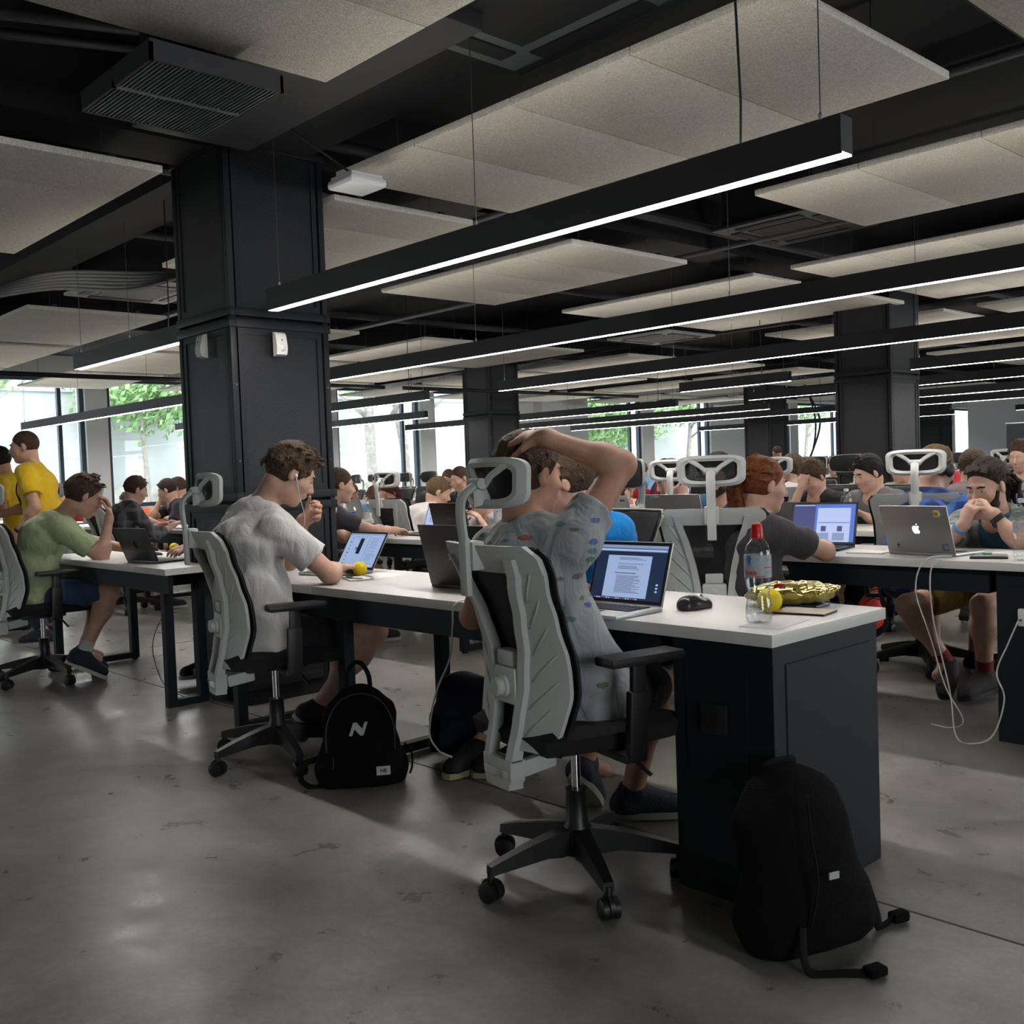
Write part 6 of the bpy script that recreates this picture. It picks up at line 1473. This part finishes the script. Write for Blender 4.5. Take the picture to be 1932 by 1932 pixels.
# water bottle with a red sports cap
def clear(name, c=(.93, .96, .97), r=.02):
    m = bpy.data.materials.new(name); m.use_nodes = True; nt = m.node_tree; b = nt.nodes['Principled BSDF']
    b.inputs['Base Color'].default_value = c+(1,); b.inputs['Roughness'].default_value = r; b.inputs['Transmission Weight'].default_value = 1; b.inputs['IOR'].default_value = 1.33
    return m
def thin_clear(name, tint, base, rough=.03, mix=.55):
    m = bpy.data.materials.new(name); m.use_nodes = True; nt = m.node_tree; N = nt.nodes; L = nt.links
    for n in list(N): N.remove(n)
    o = N.new('ShaderNodeOutputMaterial'); t = N.new('ShaderNodeBsdfTransparent'); g = N.new('ShaderNodeBsdfGlossy'); t.inputs[0].default_value = tint+(1,); g.inputs['Roughness'].default_value = rough
    lw = N.new('ShaderNodeLayerWeight'); lw.inputs[0].default_value = .35; p = N.new('ShaderNodeMath'); p.operation = 'POWER'; p.inputs[1].default_value = 2.2; L.new(lw.outputs['Facing'], p.inputs[0])
    q = N.new('ShaderNodeMapRange'); q.inputs[3].default_value = base; q.inputs[4].default_value = mix; L.new(p.outputs[0], q.inputs[0])
    mx = N.new('ShaderNodeMixShader'); L.new(q.outputs[0], mx.inputs[0]); L.new(t.outputs[0], mx.inputs[1]); L.new(g.outputs[0], mx.inputs[2]); L.new(mx.outputs[0], o.inputs[0])
    return m
M_pet = thin_clear('clear_pet', (.93, .95, .96), .05); M_water = thin_clear('water', (.95, .97, .98), .03, .01, .35); M_capr = mat('red_cap', (.62, .01, .008), .3); M_capw = mat('white_cap', (.7, .7, .7), .4)
M_label = mat('translucent_label', (.62, .66, .68), .4, alpha=.42); M_lr = mat('label_red', (.55, .03, .03), .5); M_lb_ = mat('label_blue', (.05, .20, .55), .5)
def bottle(x, y, label, big=False, cap=None, z=DT, sc=1., group=None):
    t = thing('water_bottle', label, 'bottle', (x, y, z), 0, group); s = sc
    prof = [(.0, .006), (.020, .0), (.030, .004), (.034, .02), (.0335, .04), (.030, .06), (.0275, .075), (.028, .088), (.0315, .10), (.0335, .115), (.034, .13), (.0335, .175), (.032, .19), (.027, .205), (.018, .217), (.013, .222), (.0125, .232)]
    if big:
        def rib(r, zz): return r
        MB().lathe([(r*s, zz*s) for r, zz in prof], 40, caps=False).build('bottle_shell', M_pet, t, smooth='all')
        wt = [(0, .008), (.019, .003), (.029, .006), (.0328, .02), (.0322, .04), (.0288, .06), (.0263, .075), (.0268, .088), (.0302, .10), (.0322, .115), (.0325, .126), (0, .126)]
        MB().lathe([(r*s, zz*s) for r, zz in wt], 40, caps=False).build('water', M_water, t, smooth=True)
        rb = MB()
        for k in range(9):
            for q in range(5):
                a0 = q*2*PI/5+.2; zz = .028+k*.0085; rr_ = lerp_tab([(.02, .0342), (.04, .0338), (.06, .0302), (.075, .0278), (.09, .0285), (.11, .033)], zz)
                rb.tube([(rr_*s*math.cos(a0+u), rr_*s*math.sin(a0+u), (zz+.004-abs(u-.35)*.012)*s) for u in (0, .12, .24, .35, .46, .58, .7)], .0009, 5)
        rb.build('ribbed_waist', M_pet, t, smooth='all').data.name = 'ribbed_waist'
        L_ = MB().lathe([(.0346*s, .120*s), (.0346*s, .178*s), (.0342*s, .1781*s), (.0342*s, .120*s)], 40, caps=False).build('paper_label', M_label, t, smooth=True)
        # lettering bent around the label, facing the camera
        def bent(txt, size, m, a0, zz, shear=0., nm='label_lettering', bold=0.):
            o = text_mesh(txt, size, m, t, Matrix.Rotation(PI/2, 4, 'X'), nm, .0002, bold)
            for v in o.data.vertices:
                xx, z_ = v.co.x, v.co.z; an = a0+(xx+shear*z_)/.0349; r_ = .0352*s-v.co.y*0+(0 if v.co.y > 0 else .0002); v.co = (r_*math.cos(an), r_*math.sin(an), zz*s+z_+xx*.0)
        ca = math.atan2(-y, -x)
        bent('ська', .017, M_lr, ca-.62, .134, .0, bold=.0004); bent('Спорт', .011, M_lr, ca+.06, .124, .35); bent('МОРШИН', .005, M_lr, ca+.85, .146); bent('1.5', .010, M_lb_, ca+.80, .166); bent('0,75 L', .005, M_lb_, ca+.85, .134)
        def blot(a0, zz, pts, m):
            mb = MB(); n = len(pts); mb.add([((.0353*s)*math.cos(a0+a/.035), (.0353*s)*math.sin(a0+a/.035), zz*s+b) for a, b in pts], [tuple(range(n))]); mb.build('label_picture', m, t)
        blot(ca-.66, .168, [(-.002, -.022), (.001, -.010), (.006, -.016), (.005, -.002), (.011, .002), (.005, .006), (.007, .014), (.001, .009), (-.006, .016), (-.004, .005), (-.011, .0), (-.004, -.004)], M_lb_)
        blot(ca-.0, .166, [(-.008, -.004), (-.001, .008), (.003, .001), (.006, .005), (.010, -.004)], mat('label_pale_blue', (.25, .5, .75), .5))
        MB().lathe([(0, .222*s), (.0155*s, .222*s), (.0158*s, .234*s), (.015*s, .236*s), (.0145*s, .248*s), (.012*s, .256*s), (.006*s, .259*s), (0, .259*s)], 26).build('cap', M_capr, t, smooth=True)
        MB().lathe([(.0165*s, .2195*s), (.0165*s, .2225*s), (.013*s, .2225*s), (.013*s, .2195*s)], 24).build('cap_ring', M_capr, t, smooth=True)
    else:
        MB().lathe([(r*s, zz*s) for r, zz in prof], 20, caps=False).build('bottle_shell', M_pet, t, smooth='all')
        MB().lathe([(.0346*s, .11*s), (.0346*s, .16*s), (.034*s, .16*s), (.034*s, .11*s)], 20).build('paper_label', mat('opaque_label', (.55, .5, .5), .5, var=.3, vscale=60), t, smooth=True)
        MB().lathe([(0, .228*s), (.014*s, .228*s), (.014*s, .245*s), (0, .246*s)], 16).build('cap', cap or M_capw, t, smooth=True)
    return t
bottle(-1.60, 2.415, 'clear water bottle with red sports cap on the nearest desk corner', True, sc=1.075)
bottle(-1.655, 4.44, 'water bottle with green label at the right edge of the photo', cap=M_capw, sc=1.05); bottle(-6.75, 4.72, 'clear bottle beside the blue can near the man in charcoal'); bottle(-9.45, 6.25, 'clear bottle in front of the woman with dark red hair')
bottle(-5.35, 4.86, 'clear bottle behind the post of the nearest chair'); bottle(-3.32, 6.03, 'clear bottle in front of the young man in the grey printed t-shirt', sc=1.05); bottle(-3.12, 4.55, 'clear bottle seen through the tall chair mesh')
tag(MB().lathe([(0, 0), (.024, 0), (.027, .006), (.027, .155), (.023, .165), (0, .165)], 20).build('drink_can', mat('blue_can', (.03, .04, .28), .3, metal=.5, var=.5, vscale=20), smooth=True, loc=(-6.93, 4.70, DT)), 'slim blue drink can left of the clear bottle on the second row', 'can')
# crisp bag
Fd = Field((-.15, -.12, -.01), (.15, .12, .10), .003)
Fd.ell((0, 0, .030), (.125, .078, .036), None, 0); Fd.cone((-.10, 0, .03), (-.135, 0, .018), .012, .004, .03, lat=(0, 1, 0), ls=5); Fd.cone((.08, 0, .035), (.142, .0, .048), .014, .003, .03, lat=(0, 1, 0), ls=5)
Fd.wrinkle(.0024, 75, 3); Fd.plane((0, 0, .001), (0, 0, -1))
t = thing('snack_bag', 'shiny gold foil snack bag behind the yellow ball on the nearest desk', 'snack bag', (-1.715, 2.765, DT+.009), math.radians(28))
Fd.build('foil_pouch', mat('gold_foil', (.62, .53, .16), .16, metal=.9, bump=.6, bscale=25, var=.25, vscale=9), t, 1)
MB().ell((-.03, -.052, .055), (.018, .006, .012)).build('red_print', mat('print_red', (.3, .01, .02), .3), t, smooth='all')
# notebooks, pens, papers
M_paper = mat('paper', (.66, .65, .62), .8); M_kraft = mat('kraft_cover', (.52, .46, .38), .7); M_green = mat('green_plastic', (.01, .25, .12), .4)
t = thing('notebook', 'cream notebook with dark edge beside the gold snack bag', 'notebook', (-1.60, 2.655, DT), math.radians(10)); MB().box(-.075, .075, -.055, .055, 0, .006, bev=.001).build('pages', M_blackp, t); MB().box(-.076, .076, -.056, .056, .006, .0075, bev=.0005).build('cover', M_kraft, t)
tag(MB().box(-.06, .06, -.04, .04, 0, .008, bev=.002).build('phone', M_lids, smooth=True, loc=(-1.68, 2.79, DT)), 'flat grey gadget lying under the gold snack bag', 'gadget')
def sheet(x, y, w, d, deg, label, z=0.):
    o = MB().box(-w/2, w/2, -d/2, d/2, z, z+.0012).build('paper_sheet', M_paper, loc=(x, y, DT)); o.rotation_euler = (0, 0, math.radians(deg)); tag(o, label, 'paper')
sheet(-1.565, 2.44, .12, .20, 8, 'white sheet of paper along the right edge of the nearest desk'); sheet(-3.76, 2.40, .10, .20, 15, 'white sheet under the notepad beside the yellow ball')
t = thing('notepad', 'ring bound notepad with a green pen near the yellow ball', 'notepad', (-3.70, 2.52, DT+.0015), math.radians(-18)); MB().box(-.07, .07, -.05, .05, 0, .006).build('pages', M_paper, t)
rg = MB()
for k in range(13): rg.tube([(-.065+.0108*k, .050+.006*math.cos(a), .005+.006*math.sin(a)) for a in [2*PI*i/8 for i in range(9)]], .0009, 5)
rg.build('binding_rings', M_chrome, t)
def pen(x, y, z, deg, label, m=None):
    t = thing('pen', label, 'pen', (x, y, z), math.radians(deg)); MB().tube([(-.07, 0, .004), (.02, 0, .004), (.066, 0, .004), (.072, 0, .004)], [.0042, .0042, .0034, .001], 10).build('barrel', M_whitep, t, smooth=True); MB().tube([(-.03, 0, .004), (.01, 0, .004)], .0046, 10).build('grip', m or M_green, t, smooth=True)
pen(-3.70, 2.49, DT+.0078, 8, 'white pen with green grip on the notepad')
pen(-1.86, 4.62, DT, 10, 'white and green pen right of the stickered laptop')
t = thing('notepad', 'ring bound notepad left of the stickered laptop on the second row', 'notepad', (-2.36, 4.52, DT), .1); MB().box(-.1, .07, -.07, .07, 0, .006).build('pages', M_paper, t)
o = MB().box(-.036, .036, -.075, .075, 0, .009, bev=.004).build('mobile_phone', M_blackp, smooth=True, loc=(-1.80, 4.46, DT)); o.rotation_euler = (0, 0, -1.2); tag(o, 'black phone on the second desk in front of the man with dreadlocks', 'phone')
sheet(-1.8, 4.7, .14, .2, 12, 'loose paper right of the stickered laptop'); sheet(-3.6, 5.99, .2, .14, 20, 'loose paper on the third desk row beside the ball')
# cables
M_wcab = mat('white_cable', (.62, .62, .60), .4)
def cable(label, pts, r=.0032, m=None): tag(MB().tube(smooth_path(pts, 8), r, 7).build('cable', m or M_wcab, smooth='all'), label, 'cable')
cable('white charging cable hanging from the nearest desk between the two men', [(-2.71, 2.35, .752), (-2.715, 2.262-.012, .745), (-2.723, 2.24, .667), (-2.75, 2.245, .553), (-2.84, 2.25, .42), (-2.895, 2.255, .267), (-2.86, 2.26, .21), (-2.821, 2.26, .199), (-2.79, 2.27, .19)])
cable('white cable from the stickered laptop looping down to the floor', [(-1.95, 4.44, .756), (-2.0, 4.29, .75), (-2.03, 4.26, .62), (-1.99, 4.30, .42), (-1.94, 4.33, .2), (-1.88, 4.36, .06), (-1.95, 4.40, .006), (-2.047, 4.42, .004)])
cable('white cable running from the power adapter on the cabinet to the floor', [(-1.62, 4.307, .53), (-1.655, 4.27, .42), (-1.70, 4.27, .30), (-1.66, 4.24, .20), (-1.70, 4.22, .05), (-1.78, 4.21, .005), (-1.86, 4.24, .02), (-1.90, 4.28, .2), (-1.96, 4.27, .5), (-1.97, 4.275, .70), (-1.93, 4.29, .753)])
t = thing('power_adapter', 'white square power adapter on the cabinet at the right edge', 'adapter', (-1.60, 4.31, .53)); MB().box(-.026, .026, -.014, .014, -.036, .036, bev=.008).build('adapter_body', M_whitep, t, smooth=True); MB().tube([(-.012, -.014, -.01), (-.012, -.018, -.01)], .006, 10).build('plug_port', M_chrome, t)
cable('dark cable hanging under the desk left of the big column', [(-5.30, 2.42, .69), (-5.33, 2.40, .55), (-5.50, 2.38, .35), (-5.60, 2.42, .2), (-5.52, 2.44, .06), (-5.42, 2.5, .004)], .003, M_cable)
for k, (x, y) in enumerate(((-5.3, 4.5), (-4.9, 4.6), (-6.1, 6.1))): cable(f'thin dark cable hanging below the second desk row, {["left", "middle", "right"][k]} one', [(x, y, .70), (x+.04, y, .4), (x-.02, y+.03, .1), (x+.08, y+.05, .004)], .003, M_blackp)

# ================================================================== bags
M_bagk = mat('black_bag_fabric', (.0035, .0035, .004), .9, spec=.15, bump=.5, bscale=180); M_web = mat('black_webbing', (.005, .005, .0055), .8, spec=.2)
def strap_path(pts, w, m, par, name='strap', up=None): return MB().tube(smooth_path(pts, 6), [(.0025, w)]*((len(pts)-1)*6+1), 8).build(name, m, par, smooth='all')
# small backpack with the slanted N
t = thing('backpack', 'small black backpack with a slanted white N beside the man in white', 'backpack', (-3.305, 2.235, 0), math.radians(-34.6+90))
Fd = Field((-.24, -.16, -.01), (.24, .16, .50), .005)
Fd.cone((0, 0, .10), (0, .015, .29), .085, .066, .04, lat=(1, 0, 0), ls=1.85); Fd.cone((0, .01, .27), (0, .02, .345), .068, .042, .05, lat=(1, 0, 0), ls=1.6); Fd.cone((0, -.055, .09), (0, -.045, .17), .055, .045, .025, lat=(1, 0, 0), ls=2.3); Fd.cone((-.10, 0, .05), (.10, 0, .05), .075, .075, .06); Fd.wrinkle(.002, 28, 8); Fd.plane((0, 0, .002), (0, 0, -1))
Fd.build('bag_body', M_bagk, t)
strap_path([(-.045, .03, .37), (-.040, .03, .43), (-.015, .03, .468), (.015, .03, .465), (.040, .03, .42), (.045, .03, .365)], .009, M_web, t, 'carry_handle')
strap_path([(-.16, .04, .10), (-.215, .02, .09), (-.235, .0, .04), (-.20, -.01, .006), (-.15, -.01, .004)], .012, M_web, t); strap_path([(.17, .03, .14), (.195, .0, .11), (.195, -.01, .06), (.185, -.01, .03)], .006, M_web, t)
zp = MB(); zp.tube(smooth_path([(-.13, -.075, .15), (-.125, -.062, .25), (-.08, -.055, .335), (0, -.052, .365), (.08, -.055, .335), (.125, -.062, .25), (.13, -.075, .15)], 6), .0028, 6); zp.tube([(-.105, -.108, .14), (-.103, -.112, .115), (-.108, -.112, .095)], .002, 6); zp.build('zip', mat('zip_metal', (.04, .04, .04), .4, metal=.5), t, smooth='all')
nl = MB(); Mx = Matrix.Translation((-.005, -.090, .238)) @ Matrix.Rotation(-.10, 4, 'X')
k_ = 1.25
nl.poly([(a*k_, b*k_) for a, b in ((-.030, -.020), (-.020, -.020), (-.013, .0), (.004, -.020), (.014, -.020), (.028, .020), (.018, .020), (.011, .0), (-.006, .020), (-.016, .020))], -.003, M=Mx); nl.build('letter_N', mat('reflective_silver', (.42, .44, .44), .5), t)
lb = MB(); lb.box(.055, .108, -.119, -.115, .062, .096, bev=.001); lb.build('bag_label', mat('label_grey', (.45, .46, .46), .6), t)
text_mesh('NB', .018, M_blackp, t, Matrix.Translation((.0815, -.1195, .079)) @ Matrix.Rotation(PI/2, 4, 'X'), 'label_lettering', .0003, .0006)
# big backpack leaning against the cabinet
t = thing('backpack', 'large black backpack leaning against the end of the nearest desk cabinet', 'backpack', (-1.365, 2.215, 0), math.radians(72))
Fd = Field((-.26, -.20, -.01), (.26, .22, .56), .0055)
Fd.cone((0, -.01, .10), (0, .035, .30), .092, .078, .05, lat=(1, 0, 0), ls=1.95); Fd.cone((0, .035, .30), (0, .055, .370), .078, .064, .05, lat=(1, 0, 0), ls=1.75); Fd.cone((-.10, -.01, .06), (.10, -.01, .06), .085, .085, .06); Fd.cone((0, -.05, .12), (0, -.02, .22), .07, .055, .04, lat=(1, 0, 0), ls=2.0)
Fd.wrinkle(.0030, 20, 4); Fd.plane((0, 0, .002), (0, 0, -1)); Fd.build('bag_body', M_bagk, t)
strap_path([(-.05, .07, .425), (-.03, .065, .437), (.03, .065, .437), (.05, .07, .425)], .010, M_web, t, 'carry_handle')
strap_path([(-.10, -.118, .10), (-.115, -.14, .03), (-.10, -.16, .005), (-.04, -.19, .006), (.0, -.215, .008)], .011, M_web, t); MB().box(-.005, .045, -.24, -.205, .002, .024, bev=.006).build('buckle', M_bagk, t, smooth=True)
strap_path([(.16, -.05, .14), (.185, -.06, .05), (.20, -.055, .01), (.235, -.05, .012), (.26, -.045, .02)], .013, M_web, t); MB().box(.25, .30, -.062, -.03, .004, .030, bev=.007).build('buckle', M_bagk, t, smooth=True)
strap_path([(-.05, -.085, .40), (-.055, -.105, .30), (-.062, -.132, .20), (-.085, -.128, .10)], .003, M_web, t, 'seam_piping')
MB().box(-.032, -.002, -.1375, -.134, .205, .222, bev=.001).build('bag_label', mat('label_grey', (.45, .46, .46), .6), t)
# navy bag behind the jeans and red rucksack
t = thing('bag', 'dark navy bag standing behind the jeans of the man in the blue polo', 'bag', (-3.26, 2.73, 0), math.radians(50)); Fd = Field((-.2, -.15, -.01), (.2, .15, .46), .007)
Fd.cone((0, 0, .09), (0, 0, .30), .08, .065, .04, lat=(1, 0, 0), ls=1.7); Fd.wrinkle(.003, 22, 3); Fd.plane((0, 0, .002), (0, 0, -1)); Fd.build('bag_body', mat('navy_bag_fabric', (.008, .012, .025), .85), t); MB().box(-.15, -.10, -.05, .05, .04, .2, bev=.02).build('side_pocket', M_bagk, t, smooth=True)
t = thing('backpack', 'red and black rucksack on the floor under the second desk row', 'backpack', (-3.33, 6.25, 0), math.radians(60)); Fd = Field((-.24, -.2, -.01), (.24, .2, .56), .007)
Fd.cone((0, 0, .10), (0, 0, .34), .10, .08, .05, lat=(1, 0, 0), ls=1.6); Fd.wrinkle(.003, 22, 3); Fd.plane((0, 0, .002), (0, 0, -1)); Fd.build('bag_body', M_bagk, t)
Fd = Field((-.2, -.2, .02), (.2, .0, .5), .007); Fd.cone((0, -.045, .14), (0, -.03, .33), .075, .06, .04, lat=(1, 0, 0), ls=1.35); Fd.wrinkle(.003, 30, 6); Fd.build('front_pocket', mat('red_bag_fabric', (.55, .03, .015), .7), t)
strap_path([(-.09, -.115, .15), (.08, -.125, .25), (-.07, -.11, .32), (.08, -.115, .36)], .003, M_web, t, 'bungee_cord'); strap_path([(.08, -.115, .15), (-.08, -.125, .25), (.07, -.11, .32)], .003, M_web, t, 'bungee_cord')
# dark cabinet far back
tag(MB().box(-.45, .45, -.3, .3, 0, 1.26, bev=.01).box(-.02, .02, -.302, -.298, .1, 1.2).build('storage_cabinet', mat('slate_cabinet', (.05, .055, .065), .6), loc=(-8.75, 13.85-1.0+1.4, 0)), 'slate grey cabinet far back in front of the window', 'cabinet')
